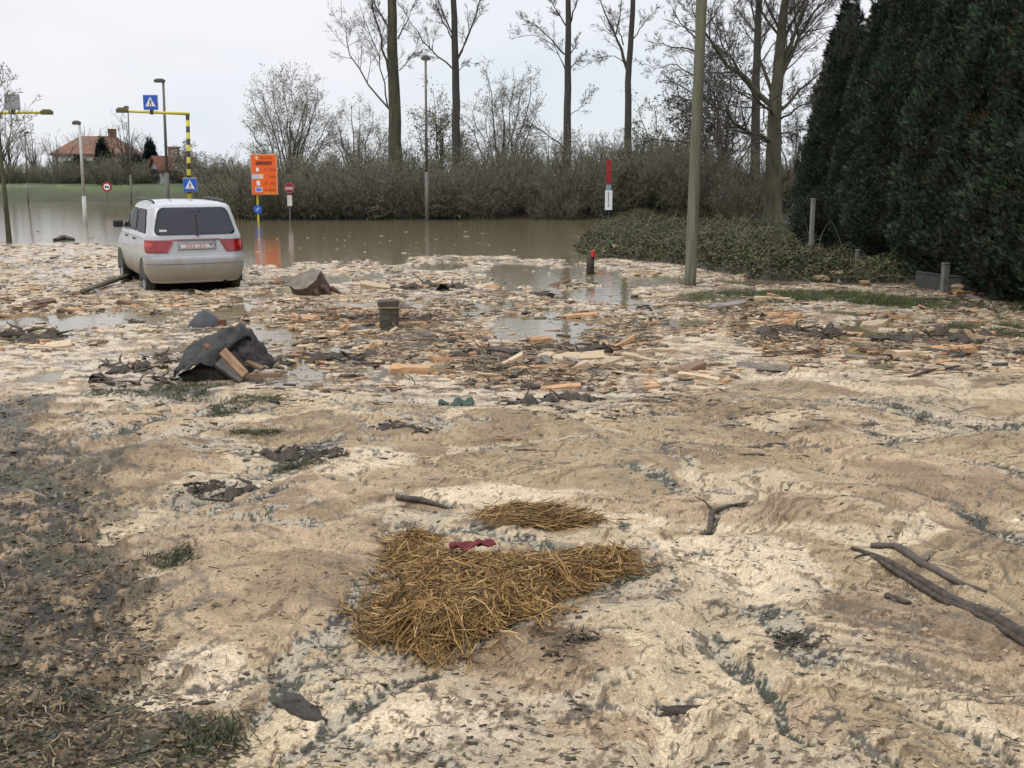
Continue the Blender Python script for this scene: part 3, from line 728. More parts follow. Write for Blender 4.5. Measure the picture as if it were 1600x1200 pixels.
def twig_levels(P, L, Rd, g, counts, ups, lrs, wob=0.10, ang=(0.5, 0.95), rmin=0.006, t0=0.2):
    parts = []; tips = []
    for lv, m in enumerate(counts):
        S, D, Lc, Rc = spawn(P, L, Rd, m, t0 if lv == 0 else 0.15, 1.0, ang[0], ang[1], lrs[lv], g)
        k = 5 if lv < 2 else 4
        P = grow(S, D, Lc, k, wob, ups[lv], g); L = Lc
        Rd = taperR(np.maximum(np.minimum(Rc, Lc * 0.013), rmin), k, 0.35)
        parts.append(tubes(P, Rd, 4 if lv == 0 else 3)); tips.append(P.reshape(-1, 3))
    return parts, np.concatenate(tips)

def built_tree(name, label, base, trunk, r0, r1, limbs, seed, counts, lrs, mb_, mt_, group=None, ups=(0.06, 0.05, 0.04), auto=0, auto_t=(0.35, 0.97), auto_len=4.0, auto_ang=(0.5, 0.85), leaf=None, cat='tree', wob=0.10, t0=0.2, auto_up=0.10, rmin=0.007):
    """trunk and limbs are polylines in world space; the twigs grow from them"""
    g = np.random.default_rng(seed)
    root = empty(name, base, 0, label, cat, group)
    B = np.array(base)
    tk, tl = resample(np.array(trunk) - B, 22)
    tk[1:-1] += g.normal(size=(20, 3)) * r0 * 0.05
    f = np.linspace(0, 1, 22); rad = r0 + (r1 - r0) * f; rad[0] *= 1.35; rad[1] *= 1.1
    tp = [tubes(tk[None], rad[None], 10)]
    Ps, Ls, Rs = [], [], []
    for pts, ra in limbs:
        lk, ll = resample(np.array(pts) - B, 9); lk[1:] += g.normal(size=(8, 3)) * ll * 0.012
        R_ = np.linspace(ra * 0.75, ra * 0.15, 9); tp.append(tubes(lk[None], R_[None], 7)); Ps.append(lk); Ls.append(ll); Rs.append(R_)
    if auto:
        S, D, Lc, Rc = spawn(tk[None], np.array([tl]), rad[None], auto, auto_t[0], auto_t[1], auto_ang[0], auto_ang[1], 1.0, g)
        hh = (S[:, 2] - S[:, 2].min()) / (np.ptp(S[:, 2]) + 1e-6)
        Lc = auto_len * (1.15 - 0.7 * hh) * g.uniform(0.6, 1.2, len(Lc))
        A = grow(S, D, Lc, 9, 0.07, auto_up, g); RA = taperR(np.minimum(Rc * 0.6, Lc * 0.016), 9, 0.25)
        tp.append(tubes(A, RA, 6)); Ps += list(A); Ls += list(Lc); Rs += list(RA)
    V, q = joinm(tp); mesh_np('trunk', V, q, mb_, root, None, True)
    P, L, Rd = np.array(Ps), np.array(Ls), np.array(Rs)
    parts, tips = twig_levels(P, L, Rd, g, counts, ups, lrs, wob, rmin=rmin, t0=t0)
    V, q = joinm(parts); cr_ = mesh_np('crown', V, q, mt_, root)
    if leaf:
        n_, sz, c_, sp_ = leaf
        LV, LQ = leaves(tips, n_, sp_, sz, g)
        cc_ = np.array(c_) * g.uniform(0.6, 1.4, (n_, 1)) * g.uniform(0.9, 1.1, (n_, 3))
        mesh_np('foliage', LV, LQ, M_leafy, cr_, np.repeat(cc_, 4, 0))
    return root

def pp(Y, *pts): return [PV(x, y, Y + (dy[0] if dy else 0)) for x, y, *dy in pts]
# --- the row of tall poplars along the bank
def poplar(label, Y, xb, tr, r0, limbs, seed, top=17.0, **kw):
    base = PV(xb, 300, Y); base[2] = gz(base[0], Y) - 0.05
    pts = [base] + pp(Y, *tr); last = pts[-1]; prev = pts[-2]
    d = (last - prev) / np.linalg.norm(last - prev); pts.append(last + d * (top - last[2]))
    return built_tree('poplar_tree', label, tuple(base), pts, r0, r0 * 0.22, [(pp(Y, *q), ra) for q, ra in limbs], seed, (13, 9, 7), (0.40, 0.5, 0.5), kw.pop('bark', M_barkd), M_twig, 'tall bare poplars along the bank', auto=kw.pop('auto', 18), auto_t=(0.58, 0.97), auto_len=5.0, auto_ang=(0.45, 0.75), rmin=0.0055, **kw)
poplar('thickest bare poplar with a mossy brown trunk left of the tall lamp post', 52, 619, ((618, 250), (616, 150), (612, 0)), 0.36,
       [([(608, 170), (575, 130), (548, 90), (535, 40, 1), (530, 0, 1)], 0.06), ([(607, 112), (596, 70), (585, 20), (575, -30)], 0.08), ([(606, 168), (598, 120, -1), (580, 60, -1), (560, 0, -2)], 0.05), ([(607, 45), (590, 15), (575, -25)], 0.07),
        ([(622, 60), (640, 25, 1), (655, -20, 1)], 0.05), ([(624, 110), (645, 85, -1), (662, 50, -1)], 0.035)], 11, bark=M_barkg)
poplar('bare poplar with a forked top just right of the tall lamp post', 53, 714, ((713, 250), (712, 110), (709, 0)), 0.24,
       [([(708, 108), (690, 92), (668, 70), (645, 40), (628, 10)], 0.055), ([(715, 92), (728, 60), (742, 25), (756, -20)], 0.085), ([(706, 60), (690, 30), (676, -10)], 0.06), ([(716, 110), (732, 98, 1), (745, 100, 1)], 0.03), ([(708, 55), (688, 10, 1), (670, -40, 1)], 0.06)], 12)
poplar('straight dark bare poplar between the tall lamp and the red marker post', 53, 885, ((886, 250), (887, 110), (888, 0)), 0.22,
       [([(882, 85), (860, 60), (838, 40), (812, 28)], 0.055), ([(883, 108), (868, 75), (840, 55), (805, 56)], 0.04), ([(891, 85), (900, 70), (904, 50)], 0.04), ([(892, 105), (905, 92), (918, 80)], 0.04), ([(880, 232), (850, 205), (820, 195), (790, 215)], 0.05), ([(890, 40), (902, 0), (912, -40)], 0.06), ([(890, 180), (910, 165), (930, 130)], 0.025), ([(884, 40), (868, 15), (855, -15)], 0.05)], 13)
poplar('bare poplar that forks into two stems right behind the red marker post', 53, 981, ((981, 250), (982, 110), (987, 50), (989, 0)), 0.20,
       [([(980, 108), (972, 80), (962, 55), (948, 25), (930, -10)], 0.11), ([(962, 55), (970, 20), (972, -30)], 0.05), ([(978, 100), (960, 88), (930, 90), (905, 110)], 0.03), ([(974, 70), (966, 40, 1), (950, 10, 1)], 0.05), ([(990, 60), (1010, 30), (1030, 10)], 0.04)], 14)
poplar('bare poplar half hidden behind the wooden utility pole', 46, 1086, ((1088, 250), (1090, 110), (1092, 0)), 0.20,
       [([(1086, 80), (1060, 74), (1030, 68), (1005, 62)], 0.05), ([(1086, 60), (1062, 35), (1045, 5)], 0.05), ([(1086, 225), (1050, 220), (1015, 218), (990, 205)], 0.055), ([(1088, 150), (1060, 130), (1035, 125)], 0.04), ([(1094, 110), (1120, 80), (1150, 70)], 0.05), ([(1094, 50), (1120, 20), (1140, -20)], 0.05), ([(1086, 120), (1055, 100), (1025, 105), (1000, 95)], 0.04)], 15, auto=16)
poplar('slim bare poplar behind the spreading tree by the conifers', 50, 1178, ((1180, 250), (1182, 110), (1186, 0)), 0.24,
       [([(1184, 60), (1165, 30), (1150, -10)], 0.05), ([(1186, 100), (1215, 60), (1235, 20)], 0.05), ([(1182, 160), (1150, 140), (1120, 140)], 0.04)], 16, auto=16)
# --- the spreading tree in front of the conifers
Yt = 41
b = PV(1207, 340, Yt); b[2] = gz(b[0], b[1]) - 0.05
built_tree('spreading_tree', 'big spreading bare tree with a mossy forked trunk beside the conifers', tuple(b), [b] + pp(Yt, (1208, 280), (1210, 215), (1211, 160), (1216, 100), (1222, 40), (1232, -30), (1238, -140)), 0.36, 0.06,
    [(pp(Yt, (1205, 165), (1165, 122), (1130, 95, -1), (1105, 60, -2), (1085, 20, -2)), 0.15), (pp(Yt, (1206, 222), (1165, 205, -1), (1135, 172, -2), (1095, 155, -3), (1060, 150, -4)), 0.10), (pp(Yt, (1204, 225), (1160, 205), (1120, 215, 1), (1080, 240, 2)), 0.07),
     (pp(Yt, (1212, 150), (1228, 100), (1250, 50), (1280, 10), (1310, -20)), 0.13), (pp(Yt, (1216, 175), (1245, 145), (1275, 120), (1310, 95)), 0.09), (pp(Yt, (1214, 120), (1240, 60, 1), (1245, -10, 1)), 0.10), (pp(Yt, (1209, 160), (1190, 90), (1180, 30), (1172, -40)), 0.10),
     (pp(Yt, (1165, 122), (1130, 75, 1), (1120, 20, 1)), 0.07), (pp(Yt, (1215, 190), (1260, 160, -1), (1300, 150, -1)), 0.06), (pp(Yt, (1200, 215), (1175, 230, -2), (1150, 260, -3), (1130, 290, -3)), 0.05), (pp(Yt, (1212, 210), (1240, 205, 1), (1260, 200, 1)), 0.06), (pp(Yt, (1208, 180), (1180, 160, -3), (1150, 110, -5), (1140, 60, -6)), 0.08)],
    21, (17, 10, 7), (0.5, 0.5, 0.5), M_barkg, M_twigt, None, auto=10, auto_t=(0.45, 0.95), auto_len=4.5)

# --- loose leafless trees and willows between and beyond the poplars
def bush_tree(label, Y, xb, yb, stems, top, spread, seed, counts=(8, 7, 5), mt_=M_twig, r=0.09, leaf=None, name='willow_tree', group=None, lean=0.35, rmin=0.007, up=0.05):
    base = PV(xb, yb, Y); base[2] = gz(base[0], Y) - 0.1
    H_ = PV(xb, top, Y)[2] - base[2]; wpx = spread / F * Y
    g = np.random.default_rng(seed); limbs = []
    for i in range(stems):
        a = g.uniform(0, 2 * math.pi); q = math.sqrt((i + 0.5) / stems); hh = H_ * (1 - 0.42 * q * q) * g.uniform(0.85, 1.0)
        e = base + np.array((math.cos(a) * wpx * q, math.sin(a) * wpx * q, hh)); m_ = base + np.array((math.cos(a) * wpx * q * lean, math.sin(a) * wpx * q * lean, hh * 0.45))
        limbs.append(([base + np.array((0, 0, 0.1)), m_, e], r * g.uniform(0.5, 1)))
    return built_tree(name, label, tuple(base), [base, base + np.array((0.05, 0, H_ * 0.25)), base + np.array((0.1, 0.1, H_ * 0.6))], r * 1.5, r * 0.3, limbs, seed, counts, (0.42, 0.5, 0.5), M_barkd, mt_, group, ups=(up, up, up), leaf=leaf, rmin=rmin, t0=0.22)
bush_tree('loose grey willow with fine pale leaves above the orange sign', 58, 455, 330, 16, 92, 78, 31, (9, 8, 5), M_twigp, leaf=(7000, 0.05, (0.24, 0.23, 0.18), 0.15), rmin=0.006)
bush_tree('low grey willow between the orange sign tree and the thickest poplar', 62, 560, 330, 12, 150, 62, 32, (8, 7, 5), M_twigp, leaf=(4000, 0.05, (0.25, 0.24, 0.19), 0.15), rmin=0.006)
bush_tree('yellowish green leafing tree behind the poplar with the forked top', 60, 690, 330, 10, 130, 52, 33, (8, 7, 5), M_twig, leaf=(2600, 0.07, (0.15, 0.145, 0.07), 0.2))
bush_tree('fan shaped multi stem tree with fine bare branches between two poplars', 60, 785, 330, 12, 98, 92, 34, (9, 8, 6), M_twigp, r=0.11, leaf=(3500, 0.05, (0.24, 0.22, 0.17), 0.12), lean=0.42)
bush_tree('low spreading bare tree just left of the forked poplar behind the red marker', 66, 1030, 330, 12, 150, 80, 35, (9, 8, 5), M_twig, leaf=(2600, 0.09, (0.15, 0.14, 0.075), 0.15))
bush_tree('twiggy dark tree with old clumps behind the wooden utility pole', 56, 1130, 330, 14, 60, 95, 36, (10, 8, 6), M_twigt, leaf=(2600, 0.10, (0.07, 0.062, 0.05), 0.2), r=0.12)
bush_tree('brown bare shrub tree behind the spreading tree trunk', 52, 1240, 340, 12, 170, 70, 37, (9, 8, 5), M_twig)
bush_tree('small bare tree behind the pole of the blue crossing sign', 95, 300, 300, 12, 218, 34, 38, (8, 7, 5), M_twigp, r=0.10, leaf=(1600, 0.10, (0.24, 0.22, 0.19), 0.15))
bush_tree('bare pollard tree between the two far houses', 100, 203, 290, 12, 178, 30, 39, (8, 7, 5), M_twig, r=0.13)
bush_tree('pale bare tree behind the orange roofed house', 150, 140, 262, 14, 190, 60, 40, (8, 7, 5), M_twigp, r=0.15)
for i_, (px_, tp_, sd_) in enumerate(((15, 168, 41), (55, 196, 42), (88, 204, 43), (-40, 150, 44), (178, 196, 45), (235, 205, 46))):
    bush_tree('bare tree in the misty row left of the orange roof' if i_ < 4 else 'bare tree standing right behind the orange roof', 135, px_, 262, 10, tp_, 40, sd_, (8, 6, 5), M_twigp, r=0.15, group='bare trees round the far house')
# young tree in the water at the left edge
b = PX(14, 378); b[2] = -0.3
built_tree('young_tree', 'thin young tree leaning in the flood at the left edge of the water', tuple(b), [b] + pp(b[1], (10, 330), (3, 260), (-3, 190), (-6, 120), (-8, 95)), 0.085, 0.015, [], 48, (7, 6, 4), (0.5, 0.5, 0.5), M_barkg, M_twigp, None, auto=20, auto_t=(0.45, 0.98), auto_len=1.5, auto_ang=(0.4, 0.8))

# --- the dark leafless shrub belt along the far water edge
def shrub_mesh(seed, H_, Wd, nst, nlf, colr, lsz=0.085):
    g = np.random.default_rng(seed)
    a = g.uniform(0, 2 * np.pi, nst); q = np.sqrt(g.uniform(0, 1, nst))
    S = np.stack([np.cos(a) * q * Wd * 0.35, np.sin(a) * q * Wd * 0.35, np.zeros(nst)], 1)
    D = np.stack([np.cos(a) * q * 0.55, np.sin(a) * q * 0.55, np.ones(nst)], 1) + g.normal(size=(nst, 3)) * 0.12
    L = H_ * g.uniform(0.6, 1.1, nst); P = grow(S, D, L, 7, 0.09, 0.0, g); Rd = taperR(np.full(nst, 0.03), 7, 0.25)
    stems = tubes(P, Rd, 5)
    parts, tips = twig_levels(P, L, Rd, g, (11, 7, 5), (0.05, 0.02, 0.0), (0.42, 0.5, 0.55), 0.14, (0.4, 1.0), 0.0055, 0.08)
    LV, LQ = leaves(np.concatenate([tips, tips * np.array((1, 1, 0.6))]), nlf, 0.12, lsz, g)
    c_ = np.array(colr) * g.uniform(0.45, 1.5, (nlf, 1)) * g.uniform(0.85, 1.15, (nlf, 3))
    return stems, joinm(parts), (LV, LQ, np.repeat(c_, 4, 0))
protos = []
for sd_, (H_, Wd, colr) in enumerate(((3.0, 3.2, (0.120, 0.125, 0.062)), (2.6, 3.4, (0.115, 0.108, 0.062)), (3.5, 3.0, (0.140, 0.135, 0.078)))):
    st, tw, lf = shrub_mesh(60 + sd_, H_, Wd, 40, 3600, colr, 0.045)
    root = empty('bare_shrub')
    mesh_np('stems', *st, M_barkd, root)
    c1 = mesh_np('twigs', *tw, M_twigd, root)
    mesh_np('foliage', lf[0], lf[1], M_leafy, c1, lf[2])
    protos.append(root)
used = [False] * 3; gsh = random.Random(5)
def place_shrub(k, x, y, s, label, group, sz=1.0):
    o = protos[k] if not used[k] else copy_tree(protos[k]); used[k] = True
    o.location = (x, y, gz(x, y) - 0.1); o.rotation_euler = (0, 0, gsh.uniform(0, 6.28)); o.scale = (s, s, s * sz); tag(o, label, 'shrub', group)
    return o
for i in range(19):
    px_ = 385 + i * 37 + gsh.uniform(-10, 10)
    q = PV(px_, 340, 48.6 + gsh.uniform(-0.4, 1.0)); place_shrub(i % 3, q[0], q[1], gsh.uniform(0.68, 0.86), 'dark brown leafless shrub in the belt along the far water edge', 'dark shrubs along the far water edge', gsh.uniform(0.9, 1.1))
for i in range(16):
    px_ = 400 + i * 44 + gsh.uniform(-12, 12)
    q = PV(px_, 340, 53 + gsh.uniform(-1, 2)); place_shrub((i + 1) % 3, q[0], q[1], gsh.uniform(0.72, 1.15), 'taller brown shrub in the second row behind the water edge', 'taller shrubs behind the water edge', gsh.uniform(0.9, 1.15))
for i in range(7):
    px_ = 1050 + i * 28; q = PV(px_, 335, 47 + gsh.uniform(-2, 3)); place_shrub(i % 3, q[0], q[1], gsh.uniform(0.6, 0.85), 'brown shrub on the bank behind the utility pole', 'brown shrubs behind the utility pole')
for i in range(22):
    px_ = -60 + i * 22 + gsh.uniform(-6, 6); q = PV(px_, 290, 112 + gsh.uniform(-5, 5)); place_shrub(i % 3, q[0], q[1], gsh.uniform(0.8, 1.0), 'dark shrub in the hedge along the top of the grass bank', 'dark shrubs on the grass bank', 0.85)
for i, (px_, Y_) in enumerate(((365, 60), (345, 66), (325, 72), (385, 55), (352, 58))):
    q = PV(px_, 330, Y_); place_shrub(i % 3, q[0], q[1], 0.62, 'olive shrub on the shore between the grass bank and the orange sign', 'olive shrubs left of the orange sign')
q = PV(178, 285, 98); place_shrub(1, q[0], q[1], 1.15, 'round greyish brown bush on the grass bank below the orange roof', None, 0.9)

# --- conifers
def conifer_mesh(seed, H_, R0, ns, pointed=1.0, colr=(0.030, 0.052, 0.030), size=0.17):
    g = np.random.default_rng(seed)
    h = H_ * (1 - np.sqrt(g.uniform(0, 1, ns) * 0.98)) ; h = np.where(g.uniform(0, 1, ns) < 0.45, g.uniform(0, 1, ns) * H_ * 0.8, h)
    a = g.uniform(0, 2 * np.pi, ns)
    prof = lambda hh: R0 * np.clip(1.08 - (hh / H_) ** (1.5 / pointed), 0.03, 1) * (0.80 + 0.2 * ss(0, 0.12 * H_, hh))
    lump = 1 + 0.20 * fbm(a * 1.9 + 30, h * 1.5, seed, 3) + 0.16 * vnoise(a * 4 + 11, h * 2.8, seed + 3)
    rad = prof(h) * lump * (0.72 + 0.30 * g.uniform(0, 1, ns) ** 0.6)
    C = np.stack([np.cos(a) * rad, np.sin(a) * rad, h + 0.05], 1)
    # each spray: five narrow blades in a fan
    O = np.stack([np.cos(a), np.sin(a), np.full(ns, 0.75)], 1) + g.normal(size=(ns, 3)) * 0.45; O /= np.linalg.norm(O, axis=1, keepdims=True)
    S = np.cross(O, g.normal(size=(ns, 3))); S /= np.linalg.norm(S, axis=1, keepdims=True)
    Vs = []; sz = size * g.uniform(0.6, 1.4, ns)[:, None]
    for f, ln in ((-0.9, 0.7), (-0.45, 0.9), (0, 1.1), (0.45, 0.9), (0.9, 0.7)):
        d = math.cos(f) * O + math.sin(f) * S; w = np.cross(d, O + S * 0.5); w /= np.linalg.norm(w, axis=1, keepdims=True) + 1e-9
        s0 = C - O * sz * 0.3
        Vs.append(np.stack([s0, s0 + d * sz * ln * 0.55 + w * sz * 0.085, s0 + d * sz * ln, s0 + d * sz * ln * 0.55 - w * sz * 0.085], 1))
    V = np.stack(Vs, 1).reshape(-1, 3); Q = np.arange(len(V)).reshape(-1, 4)
    tone = 0.55 + 0.9 * ss(-0.5, 0.6, fbm(a * 2.5, h * 2.2, seed + 9, 3) + 0.4 * g.normal(size=ns))
    c = np.array(colr) * tone[:, None] * g.uniform(0.85, 1.15, (ns, 3))
    brown = (g.uniform(0, 1, ns) < 0.07) | ((vnoise(a * 3, h * 2.4, seed + 5) > 0.62) & (g.uniform(0, 1, ns) < 0.5))
    c[brown] = np.array((0.045, 0.034, 0.020)) * g.uniform(0.6, 1.3, (brown.sum(), 1))
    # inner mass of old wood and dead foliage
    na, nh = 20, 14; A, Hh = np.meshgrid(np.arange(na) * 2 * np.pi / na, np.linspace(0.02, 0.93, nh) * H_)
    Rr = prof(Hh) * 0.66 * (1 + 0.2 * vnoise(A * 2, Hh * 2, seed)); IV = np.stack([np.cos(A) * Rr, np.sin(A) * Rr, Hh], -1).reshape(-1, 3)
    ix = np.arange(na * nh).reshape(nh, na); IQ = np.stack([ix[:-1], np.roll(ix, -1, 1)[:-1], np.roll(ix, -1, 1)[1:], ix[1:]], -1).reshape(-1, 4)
    return (V, Q, np.repeat(c, 20, 0)), (IV, IQ)
M_conif = mat_attr('conifer_foliage', 0.75, 0.15, 0.2, 4)
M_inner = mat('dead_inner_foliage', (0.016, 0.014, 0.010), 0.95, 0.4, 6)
def make_conifer(seed, H_, R0, ns, pointed=1.0, name='conifer_tree', **kw):
    f_, i_ = conifer_mesh(seed, H_, R0, ns, pointed, **kw)
    root = empty(name)
    t_ = MB(); t_.tube([(0, 0, -0.2), (0.03, 0, H_ * 0.5), (0, 0, H_ * 0.9)], [0.13, 0.09, 0.02], 8); t_.build('trunk', M_barkd, root)
    c1 = mesh_np('crown', f_[0], f_[1], M_conif, root, f_[2])
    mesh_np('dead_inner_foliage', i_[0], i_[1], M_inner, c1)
    return root
CP = [make_conifer(70 + i, (7.6, 8.3, 7.9)[i], 1.38, 32000, (1.12, 1.05, 1.1)[i], size=0.10, colr=(0.038, 0.059, 0.036)) for i in range(3)]
cx = [(8.0, 27.0, 0.76, 'conifer at the far left end of the dark green row'), (8.45, 25.3, 0.84, 'second conifer from the left end of the dark row'), (8.6, 23.6, 0.99, 'third conifer from the left end of the dark row'), (8.65, 21.9, 0.80, 'conifer left of the short fence post in the dark row'), (8.65, 20.2, 1.08, 'conifer behind the short fence post in the dark row'),
      (8.7, 18.5, 1.08, 'conifer behind the low concrete plinth in the dark row'), (8.6, 16.8, 1.12, 'conifer at the right edge of the dark row'), (8.6, 15.1, 1.1, 'nearest conifer of the dark row, at the picture edge'), (9.7, 25.2, 0.93, 'conifer of the second row behind the far left end'), (10.6, 23.5, 0.95, 'conifer of the second row behind the middle of the hedge')]
uc = [False] * 3
for i, (x, y, s, lb) in enumerate(cx):
    k = i % 3; o = CP[k] if not uc[k] else copy_tree(CP[k]); uc[k] = True
    o.location = (x, y, gz(x, y) - 0.05); o.scale = (s * 1.02, s * 1.02, s); o.rotation_euler = (0, 0, i * 1.7)
    tag(o, lb, 'conifer', 'dark conifers in a row')
sp_ = make_conifer(77, 8.6, 1.5, 9000, 1.0, 'spruce_tree', colr=(0.030, 0.042, 0.034), size=0.3)
q = PV(1312, 300, 44); sp_.location = (q[0], q[1], 0.4); tag(sp_, 'dark pointed spruce standing behind the left end of the conifer row', 'spruce')
for (px_, Y_, top_, w_, sd_, lb) in ((163, 118, 212, 20, 78, 'dark green conifer in front of the orange roof'), (237, 115, 214, 19, 79, 'dark rounded conifer behind the white gable house'), (215, 113, 240, 22, 80, 'broad dark evergreen between the two far houses'), (125, 112, 243, 26, 81, 'wide dark evergreen below the orange roof')):
    q = PV(px_, 285, Y_); b0 = gz(q[0], q[1]); H_ = PV(px_, top_, Y_)[2] - b0
    o = make_conifer(sd_, H_, w_ / F * Y_, 3500, 1.9, 'evergreen_tree', colr=(0.020, 0.034, 0.026), size=0.42); o.location = (q[0], q[1], b0); tag(o, lb, 'evergreen')

# ------------------------------------------------------------------ signs, lamps, poles
M_galv = mat('galvanised_steel', (0.30, 0.30, 0.30), 0.45, 0.15, 6, metal=0.5)
M_lampd = mat('lamp_post_grey_brown', (0.11, 0.10, 0.09), 0.5, 0.2, 6)
M_lampl = mat('lamp_post_pale', (0.42, 0.41, 0.38), 0.5, 0.15, 6)
M_head = mat('lamp_head_dark', (0.07, 0.065, 0.06), 0.5, 0.2, 6)
M_blue = mat('sign_blue', (0.022, 0.095, 0.42), 0.35, 0.08, 5)
M_white = mat('sign_white', (0.72, 0.72, 0.72), 0.45, 0.06, 5)
M_signred = mat('sign_red', (0.30, 0.016, 0.02), 0.4, 0.12, 5)
M_dred = mat('sign_dark_red', (0.20, 0.012, 0.016), 0.4, 0.15, 5)
M_orange = mat('sign_orange', (0.72, 0.115, 0.012), 0.5, 0.08, 3)
M_yel = mat('yellow_paint', (0.52, 0.44, 0.045), 0.45, 0.12, 6)
M_blk = mat('black_paint', (0.02, 0.02, 0.02), 0.5, 0.2, 6)
M_back = mat('sign_back_grey', (0.26, 0.27, 0.27), 0.5, 0.1, 5, metal=0.3)
M_ol = mat('lamp_box_olive', (0.085, 0.08, 0.02), 0.5, 0.2, 6)
def stripes(name, pitch):
    m = mat(name, (0.5, 0.43, 0.05), 0.45, 0.1, 6); n, l = m.node_tree.nodes, m.node_tree.links; p = n['Principled BSDF']
    t = n.new('ShaderNodeTexCoord'); s = n.new('ShaderNodeSeparateXYZ'); l.new(t.outputs['Object'], s.inputs[0])
    a = n.new('ShaderNodeMath'); a.operation = 'DIVIDE'; a.inputs[1].default_value = pitch; l.new(s.outputs['Z'], a.inputs[0])
    f = n.new('ShaderNodeMath'); f.operation = 'FRACT'; l.new(a.outputs[0], f.inputs[0])
    g = n.new('ShaderNodeMath'); g.operation = 'GREATER_THAN'; g.inputs[1].default_value = 0.5; l.new(f.outputs[0], g.inputs[0])
    x = n.new('ShaderNodeMixRGB'); l.new(g.outputs[0], x.inputs['Fac']); l.new(p.inputs['Base Color'].links[0].from_socket, x.inputs['Color1']); x.inputs['Color2'].default_value = (0.018, 0.017, 0.012, 1)
    l.new(x.outputs[0], p.inputs['Base Color']); return m
M_str = stripes('yellow_black_bands', 0.43)

def street_lamp(label, Y, xb, yb, xt, yt, r, head, m, mh, side=-1, arm=0.0, group=None):
    r *= 0.85
    b = PV(xb, yb, Y); b[2] = min(gz(b[0], Y), 0) - 0.2; tp = PV(xt, yt, Y)
    root = empty('street_lamp', b, 0, label, 'street lamp', group); d = tp - b
    lo = MB(); lo.tube([(0, 0, 0), d * 0.36], [r * 1.35, r * 1.3], 10); lo.build('base_pole', m, root, True)
    up = MB(); up.tube([d * 0.355, d * 1.0], [r, r * 0.75], 10); up.build('upper_pole', m, root, True)
    h = MB(); c = d + np.array((side * head[0] * 0.35, 0, 0.02))
    h.box(c, (head[0], head[0] * 0.45, head[1])); h.box(c + np.array((0, 0, head[1] * 0.6)), (head[0] * 0.7, head[0] * 0.3, head[1] * 0.5))
    ho = h.build('lamp_head', mh, root, bevel=0.02)
    gl = MB(); gl.box(c + np.array((side * head[0] * 0.1, 0, -head[1] * 0.58)), (head[0] * 0.6, head[0] * 0.34, head[1] * 0.14)); gl.build('lens', mat('lamp_lens_' + str(int(xt)), (0.4, 0.4, 0.38), 0.2), ho)
    return root
street_lamp('tall grey street lamp standing in the water in front of the poplars', 46, 667, 345, 665, 92, 0.07, (0.36, 0.13), M_lampd, M_head, 0)
street_lamp('tall lamp post with a flat head right of the upper blue crossing sign', 56, 262, 318, 255, 127, 0.095, (0.52, 0.13), M_lampd, M_head, -1)
street_lamp('short pale lamp post standing in the water left of the car', 44, 133, 345, 124, 193, 0.075, (0.32, 0.11), M_lampl, M_head, -1)
street_lamp('thin dark lamp post behind the end of the yellow gantry arm', 70, 205, 320, 200, 168, 0.06, (0.3, 0.1), M_lampd, M_head, -1)
street_lamp('thin distant lamp post near the young tree at the left edge', 72, 44, 322, 39, 208, 0.06, (0.3, 0.1), M_lampd, M_head, 1)

def pictogram(root_board, s, y):
    """white triangle with a walking figure on a blue crossing board of half width s"""
    t = MB(); t.prism([(-0.68 * s, -0.55 * s), (0.68 * s, -0.55 * s), (0.0, 0.72 * s)], y - 0.006, y); t.build('white_triangle', M_white, root_board)
    f = MB(); yy = y - 0.011
    f.disc((0.0, 0.30 * s), 0.075 * s, yy, yy + 0.004, 14)
    f.prism([(-0.09 * s, -0.12 * s), (0.09 * s, -0.12 * s), (0.07 * s, 0.2 * s), (-0.07 * s, 0.2 * s)], yy, yy + 0.004)
    f.prism([(0.0, -0.12 * s), (-0.08 * s, -0.12 * s), (-0.24 * s, -0.42 * s), (-0.15 * s, -0.45 * s)], yy, yy + 0.004)
    f.prism([(0.09 * s, -0.12 * s), (0.0, -0.12 * s), (0.13 * s, -0.45 * s), (0.22 * s, -0.42 * s)], yy, yy + 0.004)
    f.prism([(0.07 * s, 0.17 * s), (0.05 * s, 0.1 * s), (0.2 * s, -0.08 * s), (0.24 * s, -0.03 * s)], yy, yy + 0.004)
    for k in range(4): f.prism([((-0.52 + 0.29 * k) * s, -0.53 * s), ((-0.40 + 0.29 * k) * s, -0.53 * s), ((-0.36 + 0.25 * k) * s, -0.46 * s), ((-0.46 + 0.25 * k) * s, -0.46 * s)], yy, yy + 0.004)
    f.build('walking_figure', M_blk, root_board)
def crossing_board(parent, c, s, front=True, nm='sign_board'):
    bd = MB(); bd.box((0, 0, 0), (2 * s, 0.05, 2 * s)); o = bd.build(nm, M_galv if front else M_back, parent, bevel=0.02); o.location = c
    if front:
        f = MB(); f.box((0, -0.029, 0), (1.86 * s, 0.006, 1.86 * s)); f.build('blue_face', M_blue, o); pictogram(o, s, -0.033)
    return o
YG = 40.0
b = PV(297, 355, YG); b[2] = -0.25; top = PV(293, 178, YG); end = PV(200, 174, YG)
gan = empty('crossing_gantry', b, 0, 'yellow and black banded gantry with blue crossing signs behind the car', 'gantry sign')
mb = MB(); mb.tube([(0, 0, 0), top - b], [0.078, 0.068], 12); mb.build('post', M_str, gan, True)
mb = MB(); mb.tube([top - b + np.array((0.07, 0, 0)), end - b], [0.055, 0.045], 10); mb.build('arm', M_yel, gan, True)
mb = MB(); e_ = PV(191, 173, YG) - b; mb.box(e_, (0.40, 0.22, 0.14)); mb.box(e_ + np.array((0, 0, 0.09)), (0.3, 0.15, 0.05)); mb.build('lamp_box', M_ol, gan, bevel=0.02)
crossing_board(gan, PV(236, 160, YG) - b + np.array((0, -0.05, 0)), 0.265)
